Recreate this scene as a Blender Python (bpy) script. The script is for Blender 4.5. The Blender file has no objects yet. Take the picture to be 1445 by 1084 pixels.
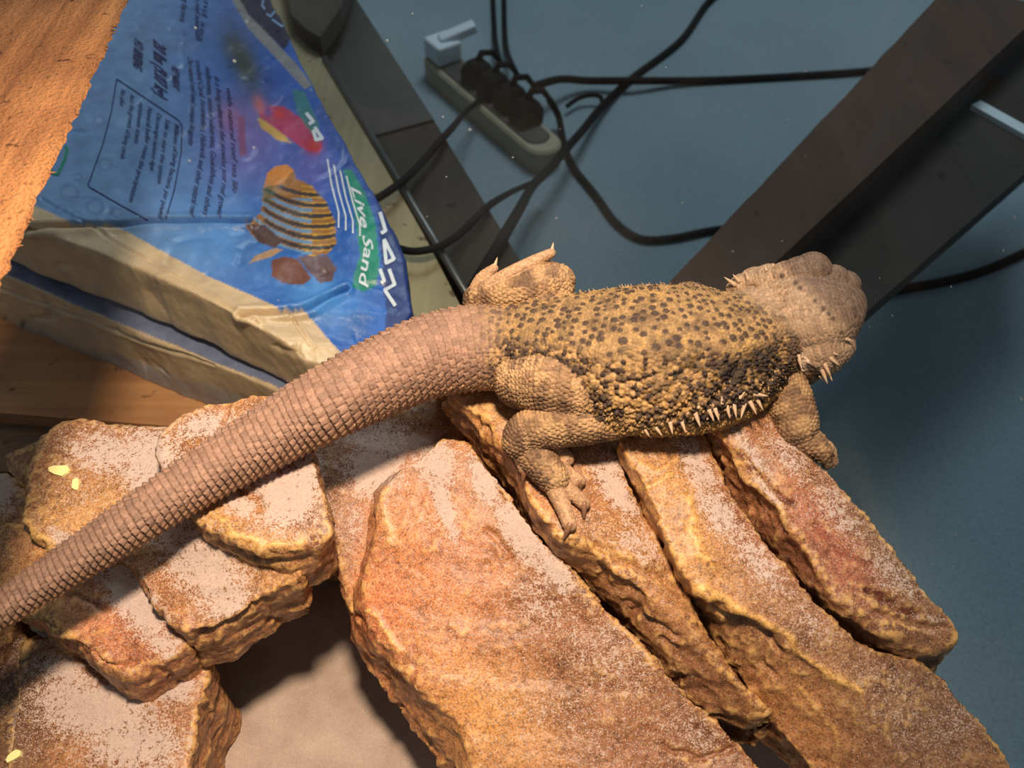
import bpy, bmesh, math, random
import numpy as np
from mathutils import Vector, Matrix
from mathutils.bvhtree import BVHTree
from mathutils.geometry import tessellate_polygon

random.seed(7); rng = np.random.default_rng(7)
scene = bpy.context.scene
COL = scene.collection

# ------------------------------------------------------------------ camera
W, H = 1445.0, 1084.0
PITCH, HFOV = math.radians(50), math.radians(60)
CAM = np.array([0.0, 0.0, 0.55])
FPX = (W / 2) / math.tan(HFOV / 2)
FW = np.array([0, math.cos(PITCH), -math.sin(PITCH)])
UP = np.array([0, math.sin(PITCH), math.cos(PITCH)])
RT = np.array([1.0, 0, 0])
cd = bpy.data.cameras.new('camera'); cam = bpy.data.objects.new('camera', cd); COL.objects.link(cam)
cam.location = CAM; cam.rotation_euler = (math.pi / 2 - PITCH, 0, 0)
cd.sensor_fit = 'HORIZONTAL'; cd.sensor_width = 36; cd.lens = 18 / math.tan(HFOV / 2)
cd.clip_start = 0.01
cd.dof.use_dof = True; cd.dof.focus_distance = 0.50; cd.dof.aperture_fstop = 11
scene.camera = cam

# ------------------------------------------------------------------ light
world = bpy.data.worlds.new('world'); scene.world = world; world.use_nodes = True
bg = world.node_tree.nodes['Background']
bg.inputs[0].default_value = (0.80, 0.91, 1.0, 1); bg.inputs[1].default_value = 0.17

def light(name, kind, loc, target, energy, color, **kw):
    d = bpy.data.lights.new(name, kind); d.energy = energy; d.color = color
    for k, v in kw.items(): setattr(d, k, v)
    o = bpy.data.objects.new(name, d); COL.objects.link(o); o.location = loc
    o.rotation_euler = (Vector(target) - Vector(loc)).to_track_quat('-Z', 'Y').to_euler()
    return o
light('basking_lamp_offscreen', 'SPOT', (0.0, 0.17, 0.86), (-0.10, 0.265, 0.1), 42.0, (1.0, 0.80, 0.61),
      spot_size=math.radians(66), spot_blend=1.0, shadow_soft_size=0.04)
light('room_ceiling_lamp_offscreen', 'AREA', (0.4, 2.0, 2.3), (0.3, 1.3, -0.3), 25.0, (0.84, 0.94, 1.0), size=0.9)

vs = scene.view_settings
vs.view_transform = 'Standard'; vs.look = 'None'; vs.gamma = 1; vs.exposure = 0.0; vs.use_curve_mapping = False

# ------------------------------------------------------------------ helpers
def ray(px, py):
    return FW + RT * ((px - W / 2) / FPX) + UP * (-(py - H / 2) / FPX)
def PZ(px, py, z):                      # pixel -> point at height z
    r = ray(px, py); return CAM + r * ((z - CAM[2]) / r[2])
def PD(px, py, d):                      # pixel -> point at depth d along the view axis
    return CAM + ray(px, py) * d
def depth(p): return float(np.dot(np.asarray(p) - CAM, FW))
def project(v):
    q = v - CAM; d = q @ FW
    return np.stack([W / 2 + FPX * (q @ RT) / d, H / 2 - FPX * (q @ UP) / d], 1)

def lin(c):
    c = np.asarray(c, float) / 255.0
    return np.where(c <= 0.04045, c / 12.92, ((c + 0.055) / 1.055) ** 2.4)
def lin4(c): return tuple(lin(c)) + (1.0,)

def _hash(i, j, k, seed):
    h = (i * 374761393 + j * 668265263 + k * 2147483647 + seed * 974634777) & 0xFFFFFFFF
    h = ((h ^ (h >> 13)) * 1274126177) & 0xFFFFFFFF
    h = ((h ^ (h >> 16)) * 2246822519) & 0xFFFFFFFF
    return ((h ^ (h >> 15)) & 0xFFFFFF) / float(0xFFFFFF)
def vnoise(p, seed=0):
    p = np.asarray(p, float); b = np.floor(p).astype(np.int64); f = p - b; f = f * f * f * (f * (f * 6 - 15) + 10)
    out = np.zeros(len(p))
    for a in (0, 1):
        wa = f[:, 0] if a else 1 - f[:, 0]
        for c in (0, 1):
            wc = f[:, 1] if c else 1 - f[:, 1]
            for e in (0, 1):
                we = f[:, 2] if e else 1 - f[:, 2]
                out += wa * wc * we * _hash(b[:, 0] + a, b[:, 1] + c, b[:, 2] + e, seed)
    return out * 2 - 1
def fbm(p, octaves=4, seed=0, gain=0.5):
    s = np.zeros(len(p)); a = 1.0; t = 0
    q = np.asarray(p, float).copy()
    for o in range(octaves):
        s += a * vnoise(q, seed + o * 17); t += a; a *= gain; q = q * 2.03 + 11.3
    return s / t
def ridged(p, octaves=3, seed=0):
    s = np.zeros(len(p)); a = 1.0; t = 0; q = np.asarray(p, float).copy()
    for o in range(octaves):
        s += a * (1 - np.abs(vnoise(q, seed + o * 13)) * 2); t += a; a *= 0.5; q = q * 2.1 + 5.7
    return s / t
def sstep(a, b, x):
    t = np.clip((x - a) / (b - a), 0, 1); return t * t * (3 - 2 * t)
def inpoly(pts, poly):
    x, y = pts[:, 0], pts[:, 1]; c = np.zeros(len(pts), bool); n = len(poly)
    for i in range(n):
        x0, y0 = poly[i]; x1, y1 = poly[(i + 1) % n]
        m = (y0 > y) != (y1 > y)
        with np.errstate(divide='ignore', invalid='ignore'):
            xi = (x1 - x0) * (y - y0) / ((y1 - y0) if y1 != y0 else 1e-9) + x0
        c ^= m & (x < xi)
    return c
def resample(pts, n):
    pts = np.asarray(pts, float); k = len(pts)
    d = np.r_[0, np.cumsum(np.linalg.norm(np.diff(pts[:, :3], axis=0), axis=1))]
    u = np.linspace(0, d[-1], n)
    # catmull-rom
    out = []
    for t in u:
        i = min(max(np.searchsorted(d, t, side='right') - 1, 0), k - 2)
        f = (t - d[i]) / max(d[i + 1] - d[i], 1e-9)
        p0 = pts[max(i - 1, 0)]; p1 = pts[i]; p2 = pts[i + 1]; p3 = pts[min(i + 2, k - 1)]
        out.append(0.5 * ((2 * p1) + (-p0 + p2) * f + (2 * p0 - 5 * p1 + 4 * p2 - p3) * f * f + (-p0 + 3 * p1 - 3 * p2 + p3) * f ** 3))
    return np.array(out)

def mesh_from(name, verts, faces, smooth=False):
    m = bpy.data.meshes.new(name); m.from_pydata([tuple(map(float, v)) for v in verts], [], [tuple(int(a) for a in f) for f in faces])
    if smooth: m.polygons.foreach_set('use_smooth', np.ones(len(m.polygons), bool))
    m.update(); return m
def link(name, mesh, mat=None, parent=None):
    o = bpy.data.objects.new(name, mesh); COL.objects.link(o)
    if mat: 
        mesh.materials.clear(); mesh.materials.append(mat)
    if parent:
        o.parent = parent; o.matrix_parent_inverse = Matrix.Translation(parent.location).inverted()
    return o
def tag(o, label=None, cat=None, group=None, kind=None):
    if label: o['label'] = label
    if cat: o['category'] = cat
    if group: o['group'] = group
    if kind: o['kind'] = kind
    return o
def thing(name, label, cat, loc, group=None):
    o = bpy.data.objects.new(name, None); COL.objects.link(o); o.location = tuple(map(float, loc)); o.empty_display_size = 0.02
    return tag(o, label, cat, group)

class MB:
    def __init__(s): s.v = []; s.f = []
    def add(s, v, f):
        b = len(s.v); s.v += [tuple(map(float, p)) for p in v]; s.f += [tuple(i + b for i in q) for q in f]
    def rings(s, rings, cap=True):
        n = len(rings[0]); v = [p for r in rings for p in r]; f = []
        for i in range(len(rings) - 1):
            for j in range(n):
                a = i * n + j; b = i * n + (j + 1) % n; f.append((a, b, b + n, a + n))
        if cap:
            f.append(tuple(range(n - 1, -1, -1))); f.append(tuple((len(rings) - 1) * n + j for j in range(n)))
        s.add(v, f)
    def tube(s, pts, rad, n=12):
        pts = np.asarray(pts, float); rad = np.broadcast_to(rad, (len(pts),))
        R = []; prev = None
        for i, p in enumerate(pts):
            t = pts[min(i + 1, len(pts) - 1)] - pts[max(i - 1, 0)]; t = t / (np.linalg.norm(t) + 1e-12)
            if prev is None:
                ref = np.array([0, 0, 1.0]) if abs(t[2]) < 0.9 else np.array([1.0, 0, 0]); u = np.cross(t, ref)
            else: u = prev - t * np.dot(prev, t)
            u /= np.linalg.norm(u) + 1e-12; prev = u; w = np.cross(t, u)
            R.append([p + rad[i] * (math.cos(a) * u + math.sin(a) * w) for a in np.linspace(0, 2 * math.pi, n, endpoint=False)])
        s.rings(R)
    def ball(s, c, r, n=14, m=9):
        c = np.asarray(c, float); r = np.broadcast_to(r, (3,)); R = []
        for i in range(1, m):
            ph = math.pi * i / m
            R.append([c + r * np.array([math.sin(ph) * math.cos(t), math.sin(ph) * math.sin(t), math.cos(ph)]) for t in np.linspace(0, 2 * math.pi, n, endpoint=False)][::-1])
        s.rings(R)
    def obox(s, c, ax, ay, az):          # oriented box from centre and three half vectors
        c, ax, ay, az = map(lambda q: np.asarray(q, float), (c, ax, ay, az))
        v = [c + i * ax + j * ay + k * az for i in (-1, 1) for j in (-1, 1) for k in (-1, 1)]
        s.add(v, [(0, 1, 3, 2), (4, 6, 7, 5), (0, 4, 5, 1), (2, 3, 7, 6), (0, 2, 6, 4), (1, 5, 7, 3)])
    def mesh(s, name, smooth=False):
        m = mesh_from(name, s.v, s.f, smooth)
        bm = bmesh.new(); bm.from_mesh(m); bmesh.ops.recalc_face_normals(bm, faces=bm.faces); bm.to_mesh(m); bm.free()
        return m

def evaluated(mesh, mods):
    o = bpy.data.objects.new('tmp', mesh); COL.objects.link(o)
    for typ, kw in mods:
        md = o.modifiers.new(typ, typ)
        for k, v in kw.items(): setattr(md, k, v)
    dg = bpy.context.evaluated_depsgraph_get(); dg.update()
    m = bpy.data.meshes.new_from_object(o.evaluated_get(dg), depsgraph=dg)
    bpy.data.objects.remove(o); return m
def voxel(mesh, size, smooth=4):
    return evaluated(mesh, [('REMESH', dict(mode='VOXEL', voxel_size=size, adaptivity=0.0)),
                            ('SMOOTH', dict(factor=0.5, iterations=smooth))])
def get_vn(m):
    n = len(m.vertices); v = np.empty(n * 3, np.float32); m.vertices.foreach_get('co', v)
    nn = np.empty(n * 3, np.float32); m.vertex_normals.foreach_get('vector', nn)
    return v.reshape(-1, 3).astype(float), nn.reshape(-1, 3).astype(float)
def set_v(m, v):
    m.vertices.foreach_set('co', v.astype(np.float32).ravel()); m.update()
def set_attr(m, name, a):
    a = np.asarray(a, np.float32)
    if a.ndim == 1:
        at = m.attributes.new(name, 'FLOAT', 'POINT'); at.data.foreach_set('value', a)
    else:
        if a.shape[1] == 3: a = np.c_[a, np.ones(len(a), np.float32)]
        at = m.attributes.new(name, 'FLOAT_COLOR', 'POINT'); at.data.foreach_set('color', a.ravel().astype(np.float32))
def smooth_all(m): m.polygons.foreach_set('use_smooth', np.ones(len(m.polygons), bool))

# ------------------------------------------------------------------ materials
class NT:
    def __init__(s, name):
        s.m = bpy.data.materials.new(name); s.m.use_nodes = True; s.t = s.m.node_tree; s.b = s.t.nodes['Principled BSDF']; s.o = s.t.nodes['Material Output']
    def n(s, typ, **kw):
        x = s.t.nodes.new(typ)
        for k, v in kw.items():
            if k.startswith('i_'):
                key = k[2:]; x.inputs[int(key) if key.isdigit() else key].default_value = v
            else: setattr(x, k, v)
        return x
    def l(s, a, b): s.t.links.new(a, b)
    def noise(s, scale, detail=4, rough=0.55, vec=None):
        x = s.n('ShaderNodeTexNoise'); x.inputs['Scale'].default_value = scale; x.inputs['Detail'].default_value = detail; x.inputs['Roughness'].default_value = rough
        if vec is not None: s.l(vec, x.inputs['Vector'])
        return x.outputs['Fac']
    def ramp(s, fac, stops):
        r = s.n('ShaderNodeValToRGB'); e = r.color_ramp.elements
        while len(e) < len(stops): e.new(0.5)
        for q, (p, c) in zip(e, stops): q.position = p; q.color = c if len(c) == 4 else tuple(c) + (1,)
        s.l(fac, r.inputs[0]); return r.outputs[0]
    def mix(s, fac, a, b, mode='MIX'):
        x = s.n('ShaderNodeMix', data_type='RGBA', blend_type=mode)
        for sock, v in ((x.inputs[0], fac), (x.inputs[6], a), (x.inputs[7], b)):
            if hasattr(v, 'is_linked') or hasattr(v, 'links'): s.l(v, sock)
            else: sock.default_value = v
        return x.outputs[2]
    def math(s, op, a, b=0.0, c=0.0, clamp=False):
        x = s.n('ShaderNodeMath', operation=op, use_clamp=clamp)
        for i, v in enumerate((a, b, c)):
            if hasattr(v, 'links'): s.l(v, x.inputs[i])
            else: x.inputs[i].default_value = v
        return x.outputs[0]
    def attr(s, name, out='Color'):
        return s.n('ShaderNodeAttribute', attribute_name=name).outputs[out]
    def coord(s, scale=(1, 1, 1), rot=(0, 0, 0)):
        c = s.n('ShaderNodeTexCoord'); mp = s.n('ShaderNodeMapping'); mp.inputs['Scale'].default_value = scale; mp.inputs['Rotation'].default_value = rot
        s.l(c.outputs['Object'], mp.inputs['Vector']); return mp.outputs[0]
    def bump(s, h, strength=0.5, dist=0.001, normal=None):
        x = s.n('ShaderNodeBump'); x.inputs['Strength'].default_value = strength; x.inputs['Distance'].default_value = dist
        s.l(h, x.inputs['Height'])
        if normal is not None: s.l(normal, x.inputs['Normal'])
        s.l(x.outputs[0], s.b.inputs['Normal']); return x.outputs[0]
    def base(s, c):
        if hasattr(c, 'links'): s.l(c, s.b.inputs['Base Color'])
        else: s.b.inputs['Base Color'].default_value = c
    def rough(s, v):
        if hasattr(v, 'links'): s.l(v, s.b.inputs['Roughness'])
        else: s.b.inputs['Roughness'].default_value = v

def simple(name, c, rough=0.6, var=0.15, scale=60, metallic=0.0, bump=0.0):
    t = NT(name); v = t.coord(); f = t.noise(scale, 4, vec=v)
    a = np.array(lin(c)); t.base(t.ramp(f, [(0.3, tuple(a * (1 - var))), (0.7, tuple(np.minimum(a * (1 + var), 1)))]))
    t.rough(rough); t.b.inputs['Metallic'].default_value = metallic
    if bump: t.bump(f, bump, 0.002)
    return t.m

def wood(name, c_dark, c_light, along='X', scale=1.0, rough=0.75, bump=0.3, fibre=0.0):
    t = NT(name)
    sc = {'X': (3, 60, 60), 'Y': (60, 3, 60), 'D': (60, 3, 60)}[along]
    sc = tuple(q * scale for q in sc)
    v = t.coord(sc); f = t.noise(1.0, 6, 0.65, vec=v)
    v2 = t.coord((1, 1, 1)); g = t.noise(14 * scale, 4, vec=v2); h = t.noise(420, 3, vec=v2)
    k = t.math('ADD', t.math('MULTIPLY', f, 0.65), t.math('MULTIPLY', g, 0.35))
    col = t.ramp(k, [(0.36, lin4(c_dark)), (0.5, tuple((np.array(lin4(c_dark)) + np.array(lin4(c_light))) / 2)), (0.62, lin4(c_light))])
    sp = t.ramp(t.noise(90 * scale, 2, vec=v2), [(0.66, (1, 1, 1, 1)), (0.74, (0.35, 0.28, 0.22, 1))])
    t.base(t.mix(1.0, col, sp, 'MULTIPLY')); t.rough(rough)
    hh = t.math('ADD', f, t.math('MULTIPLY', h, 0.5 + fibre))
    t.bump(hh, bump, 0.002); return t.m

def make_rock_mat():
    t = NT('painted_resin_rock'); v = t.coord()
    tint = t.attr('Tint'); dust = t.attr('Dust', 'Fac'); hi = t.attr('Hi', 'Fac')
    n1 = t.noise(55, 5, 0.6, v); n2 = t.noise(260, 4, 0.6, v); n3 = t.noise(900, 2, 0.5, v)
    # blotchy resin paint, yellow drybrush on high points, brown wash in hollows
    wash = t.ramp(t.math('ADD', t.math('MULTIPLY', n1, 0.5), t.math('MULTIPLY', n2, 0.5)), [(0.34, (0.42, 0.36, 0.32, 1)), (0.45, (0.78, 0.75, 0.70, 1)), (0.55, (1.0, 1.0, 1.0, 1)), (0.68, (1.3, 1.28, 1.15, 1))])
    c = t.mix(1.0, tint, wash, 'MULTIPLY')
    c = t.mix(1.0, c, t.ramp(n3, [(0.34, (0.55, 0.50, 0.46, 1)), (0.5, (1, 1, 1, 1)), (0.66, (1.3, 1.25, 1.15, 1))]), 'MULTIPLY')
    vn = t.ramp(t.noise(120, 6, 0.7, v), [(0.485, (0, 0, 0, 1)), (0.5, (1, 1, 1, 1)), (0.515, (0, 0, 0, 1))])
    c = t.mix(t.math('MULTIPLY', vn, 0.30), c, lin4((222, 180, 120)))
    hmask = t.math('MULTIPLY', t.ramp(hi, [(0.50, (0, 0, 0, 1)), (0.80, (1, 1, 1, 1))]), t.ramp(n2, [(0.42, (0, 0, 0, 1)), (0.6, (1, 1, 1, 1))]))
    c = t.mix(t.math('MULTIPLY', hmask, 0.75), c, lin4((226, 178, 104)))
    # loose sand dust: patchy film and single grains
    d = t.math('ADD', dust, t.math('MULTIPLY', t.math('SUBTRACT', n2, 0.5), 1.5))
    d = t.math('ADD', d, t.math('MULTIPLY', t.math('SUBTRACT', n3, 0.5), 1.2))
    dm = t.ramp(d, [(0.46, (0, 0, 0, 1)), (0.70, (1, 1, 1, 1))])
    vor = t.n('ShaderNodeTexVoronoi'); vor.inputs['Scale'].default_value = 1050; t.l(v, vor.inputs['Vector'])
    gr = t.math('LESS_THAN', vor.outputs['Distance'], 0.36)
    sep = t.n('ShaderNodeSeparateColor'); t.l(vor.outputs['Color'], sep.inputs[0])
    keep = t.math('LESS_THAN', sep.outputs[0], t.math('MULTIPLY_ADD', dust, 1.5, 0.05))
    grains = t.math('MULTIPLY', gr, keep)
    allm = t.math('MAXIMUM', t.math('MULTIPLY', dm, 0.93), t.math('MULTIPLY', grains, 0.9))
    sand = t.mix(n3, lin4((168, 144, 130)), lin4((212, 190, 176)))
    t.base(t.mix(allm, c, sand))
    t.rough(t.math('MULTIPLY_ADD', allm, 0.42, 0.45))
    t.b.inputs['Specular IOR Level'].default_value = 0.45
    hgt = t.math('ADD', t.math('MULTIPLY', n2, 1.0), t.math('ADD', t.math('MULTIPLY', n3, 0.25), t.math('MULTIPLY', allm, 0.3)))
    t.bump(hgt, 0.45, 0.0010)
    return t.m
M_ROCK = make_rock_mat()

def make_skin_mat():
    t = NT('lizard_skin'); v = t.coord()
    c = t.attr('Col'); n = t.noise(700, 3, 0.6, v); n2 = t.noise(2200, 2, 0.5, v)
    c2 = t.mix(1.0, c, t.ramp(n, [(0.3, (0.72, 0.72, 0.72, 1)), (0.7, (1.22, 1.2, 1.16, 1))]), 'MULTIPLY')
    t.base(c2); t.rough(0.62); t.b.inputs['Specular IOR Level'].default_value = 0.35
    t.bump(t.math('ADD', n, t.math('MULTIPLY', n2, 0.5)), 0.45, 0.0006); return t.m
M_SKIN = make_skin_mat()
M_SPIKE = simple('horn_spike', (206, 172, 138), 0.5, 0.15, 500)
M_CLAW = simple('dark_claw', (138, 98, 72), 0.4, 0.25, 600)
M_EYE = simple('eye_dark', (30, 22, 16), 0.15, 0.1, 100)

def make_bag_mat():
    t = NT('printed_plastic_bag'); v = t.coord()
    c = t.attr('Col'); n = t.noise(45, 5, 0.6, v); n2 = t.noise(600, 2, 0.5, v)
    c = t.mix(1.0, c, t.ramp(n, [(0.3, (0.80, 0.80, 0.82, 1)), (0.7, (1.1, 1.1, 1.1, 1))]), 'MULTIPLY')
    sp = t.ramp(n2, [(0.70, (1, 1, 1, 1)), (0.76, (0.45, 0.42, 0.4, 1))])
    t.base(t.mix(1.0, c, sp, 'MULTIPLY')); t.rough(0.40); t.bump(n, 0.25, 0.006); return t.m
M_BAG = make_bag_mat()
M_INK = simple('dark_blue_ink', (34, 38, 92), 0.4, 0.1)
M_INKW = simple('white_ink', (205, 215, 225), 0.4, 0.05)
M_INKG = simple('green_ink', (40, 140, 110), 0.4, 0.05)

# ------------------------------------------------------------------ room floor
FZ = -0.32
def make_floor_mat():
    t = NT('blue_grey_carpet'); v = t.coord(); a = t.noise(1.6, 4, 0.5, v); b = t.noise(240, 3, 0.7, v)
    c = t.ramp(a, [(0.3, lin4((108, 130, 139))), (0.7, lin4((130, 151, 160)))])
    c = t.mix(1.0, c, t.ramp(b, [(0.3, (0.82, 0.82, 0.82, 1)), (0.7, (1.12, 1.12, 1.12, 1))]), 'MULTIPLY')
    t.base(c); t.rough(0.9); t.bump(b, 0.4, 0.003); return t.m
m = mesh_from('floor', [(-3, -1.5, FZ), (3, -1.5, FZ), (3, 4.5, FZ), (-3, 4.5, FZ)], [(0, 1, 2, 3)])
tag(link('floor', m, make_floor_mat()), 'blue grey carpeted room floor beyond the glass', 'floor', kind='structure')

# ------------------------------------------------------------------ rock cave
TZ = -0.05                                # tank floor level
rock = thing('rock_cave', 'brown layered resin rock cave dusted with pale sand under the lizard', 'rock', (0.0, 0.2, TZ))
rock_meshes = []
# dust blobs (px, py, rx, ry, angle, amount) and tint blobs (px, py, rx, ry, angle, colour, weight)
DUST = [(150, 640, 70, 40, 10, .75), (215, 660, 60, 80, -20, .85), (120, 690, 60, 50, 0, .35), (100, 770, 60, 22, 30, .75),
        (290, 800, 90, 60, 40, .85), (240, 740, 50, 50, 30, .75), (320, 850, 50, 40, 0, .8), (190, 850, 95, 34, 52, .95), (230, 910, 40, 25, 50, .7),
        (290, 600, 60, 25, -10, .75), (360, 590, 40, 25, 0, .5), (400, 700, 60, 60, 20, .95), (430, 680, 30, 60, 10, .9), (340, 710, 34, 26, 20, .9),
        (140, 1000, 110, 60, 10, .95), (190, 1050, 90, 50, 0, .85), (90, 950, 50, 30, 20, .8), (240, 970, 50, 30, 0, .9), (0, 690, 30, 40, 0, .9),
        (530, 660, 50, 60, 20, .95), (520, 610, 70, 30, 0, .7), (500, 740, 25, 60, 10, .5),
        (615, 655, 40, 40, 0, .9), (625, 710, 16, 70, -20, .95), (690, 680, 30, 60, -30, .9), (735, 750, 30, 70, -35, 1.0), (780, 800, 26, 60, -40, .85),
        (600, 730, 40, 30, 0, .4), (760, 850, 90, 60, 35, .42), (860, 930, 110, 70, 40, .42), (980, 1040, 90, 50, 30, .38), (640, 880, 80, 90, 0, .22), (800, 1010, 120, 70, 30, .30),
        (870, 690, 22, 60, -35, .95), (860, 660, 40, 30, 0, .7), (900, 770, 36, 60, -30, .6), (840, 740, 30, 60, -40, .3),
        (985, 660, 26, 60, -32, .75), (1010, 720, 30, 70, -35, .72), (1070, 790, 30, 80, -40, .62), (1150, 880, 60, 50, 40, .35), (1250, 990, 110, 60, 40, .25), (1350, 1020, 40, 50, 40, .35),
        (1110, 640, 30, 60, -40, .55), (1180, 720, 30, 90, -38, .5), (1260, 810, 30, 80, -40, .5), (1320, 880, 20, 20, 0, .55), (1060, 640, 14, 60, -35, .75), (1085, 700, 12, 50, -35, .8), (660, 560, 30, 20, 0, .25)]
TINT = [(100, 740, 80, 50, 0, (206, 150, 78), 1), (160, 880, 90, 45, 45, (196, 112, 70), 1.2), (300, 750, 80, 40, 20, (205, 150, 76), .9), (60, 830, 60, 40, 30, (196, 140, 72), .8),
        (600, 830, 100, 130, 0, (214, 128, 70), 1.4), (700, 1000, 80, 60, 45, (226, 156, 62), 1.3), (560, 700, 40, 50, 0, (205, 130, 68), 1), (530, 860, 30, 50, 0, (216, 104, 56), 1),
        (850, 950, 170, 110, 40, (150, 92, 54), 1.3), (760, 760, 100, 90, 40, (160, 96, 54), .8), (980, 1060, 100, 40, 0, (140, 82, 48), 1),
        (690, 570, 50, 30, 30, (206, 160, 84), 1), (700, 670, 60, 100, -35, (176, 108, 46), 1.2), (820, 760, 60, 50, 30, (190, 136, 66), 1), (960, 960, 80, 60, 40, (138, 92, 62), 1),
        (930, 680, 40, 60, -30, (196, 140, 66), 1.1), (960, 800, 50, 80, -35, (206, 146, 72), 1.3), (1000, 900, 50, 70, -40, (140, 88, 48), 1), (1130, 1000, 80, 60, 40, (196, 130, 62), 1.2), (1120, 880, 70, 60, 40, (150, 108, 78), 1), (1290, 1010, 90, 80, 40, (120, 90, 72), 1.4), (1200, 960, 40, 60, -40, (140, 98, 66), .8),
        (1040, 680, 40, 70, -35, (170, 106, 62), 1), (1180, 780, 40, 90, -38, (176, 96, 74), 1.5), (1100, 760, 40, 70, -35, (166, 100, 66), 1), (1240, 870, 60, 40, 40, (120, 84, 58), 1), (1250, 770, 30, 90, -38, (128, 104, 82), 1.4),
        (20, 980, 40, 120, 0, (92, 66, 52), 2), (470, 780, 26, 110, 0, (126, 88, 64), 1.4), (440, 660, 20, 60, 0, (130, 88, 60), 1), (60, 680, 26, 60, 20, (120, 78, 48), 1.2), (590, 600, 30, 30, 0, (110, 78, 52), 1)]  # last blob paints in the shadow of tail and slab over the hollow
# chiselled cracks and raised edges on the slabs: (polyline px, half width px, depth m, colour, weight)
GROOVE = [([(1046, 640), (1062, 662), (1090, 690), (1122, 712)], 5, 0.0030, (96, 40, 26), 0.90), ([(1040, 645), (1056, 672), (1086, 706), (1116, 742)], 3, -0.0016, (222, 190, 120), 0.45),
          ([(1150, 742), (1190, 780), (1225, 800)], 4, 0.0016, (130, 60, 44), 0.60), ([(1222, 832), (1255, 852), (1290, 868)], 6, 0.0034, (92, 36, 26), 0.90), ([(1238, 862), (1290, 880), (1335, 890)], 5, 0.0030, (80, 50, 36), 0.00),
          ([(985, 828), (1030, 852), (1065, 868), (1110, 902), (1150, 938), (1215, 978)], 5, -0.0020, (226, 176, 88), 0.52), ([(990, 842), (1030, 866), (1062, 884), (1105, 920)], 5, 0.0033, (84, 52, 30), 0.00),
          ([(972, 700), (975, 750), (1000, 800)], 8, -0.0014, (228, 172, 84), 0.39), ([(1130, 975), (1165, 1010), (1180, 1050)], 4, -0.0012, (216, 166, 92), 0.39),
          ([(840, 770), (880, 792), (930, 815), (975, 845)], 5, 0.0036, (86, 54, 32), 0.00), ([(790, 752), (845, 776), (890, 788)], 5, -0.0014, (206, 158, 86), 0.39), ([(880, 850), (930, 880), (960, 900)], 4, 0.0024, (80, 54, 36), 0.00),
          ([(760, 735), (790, 745), (800, 760)], 3, 0.0018, (70, 44, 26), 0.00),
          ([(522, 862), (540, 884), (552, 905), (566, 918)], 4, -0.0016, (240, 180, 96), 0.52), ([(940, 1052), (985, 1070), (1030, 1062)], 4, 0.0036, (72, 44, 28), 0.00), ([(690, 745), (712, 770), (720, 790)], 4, 0.0021, (128, 78, 48), 0.00),
          ([(545, 690), (540, 720), (545, 750), (556, 765)], 6, -0.0012, (240, 200, 150), 0.33), ([(640, 565), (672, 596), (690, 620)], 5, -0.0016, (232, 170, 104), 0.45), ([(665, 612), (700, 660), (715, 700)], 6, 0.0024, (112, 64, 30), 0.00),
          ([(35, 736), (62, 758), (92, 778)], 4, -0.0014, (232, 190, 110), 0.45), ([(68, 828), (110, 846), (150, 858)], 3, 0.0021, (180, 96, 60), 0.00), ([(95, 902), (135, 930), (165, 945), (190, 938)], 4, 0.0036, (84, 56, 38), 0.00), ([(60, 878), (110, 925), (150, 960)], 4, 0.0024, (96, 64, 40), 0.00),
          ([(300, 728), (330, 752), (380, 766), (430, 768)], 5, -0.0014, (232, 186, 112), 0.45), ([(310, 758), (350, 776), (400, 790), (440, 784)], 4, 0.0033, (84, 58, 38), 0.00), ([(335, 690), (362, 706), (372, 722)], 7, 0.0024, (176, 122, 72), 0.00), ([(320, 566), (316, 585), (312, 605)], 3, 0.0033, (150, 104, 64), 0.00),
          ([(270, 908), (320, 880), (370, 845)], 4, 0.0027, (86, 58, 40), 0.00), ([(900, 650), (930, 668), (958, 640)], 3, -0.0010, (226, 176, 100), 0.33), ([(885, 690), (920, 690), (950, 672)], 3, -0.0010, (226, 176, 100), 0.33)]
def polydist(p, poly):
    d = np.full(len(p), 1e9)
    for (x0, y0), (x1, y1) in zip(poly[:-1], poly[1:]):
        ex, ey = x1 - x0, y1 - y0; t = np.clip(((p[:, 0] - x0) * ex + (p[:, 1] - y0) * ey) / (ex * ex + ey * ey), 0, 1)
        d = np.minimum(d, np.hypot(p[:, 0] - x0 - t * ex, p[:, 1] - y0 - t * ey))
    return d
def blob(p, bx, by, rx, ry, ang):
    a = math.radians(ang); dx = p[:, 0] - bx; dy = p[:, 1] - by
    u = dx * math.cos(a) + dy * math.sin(a); w = -dx * math.sin(a) + dy * math.cos(a)
    return np.exp(-1.1 * ((u / rx) ** 2 + (w / ry) ** 2))
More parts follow.
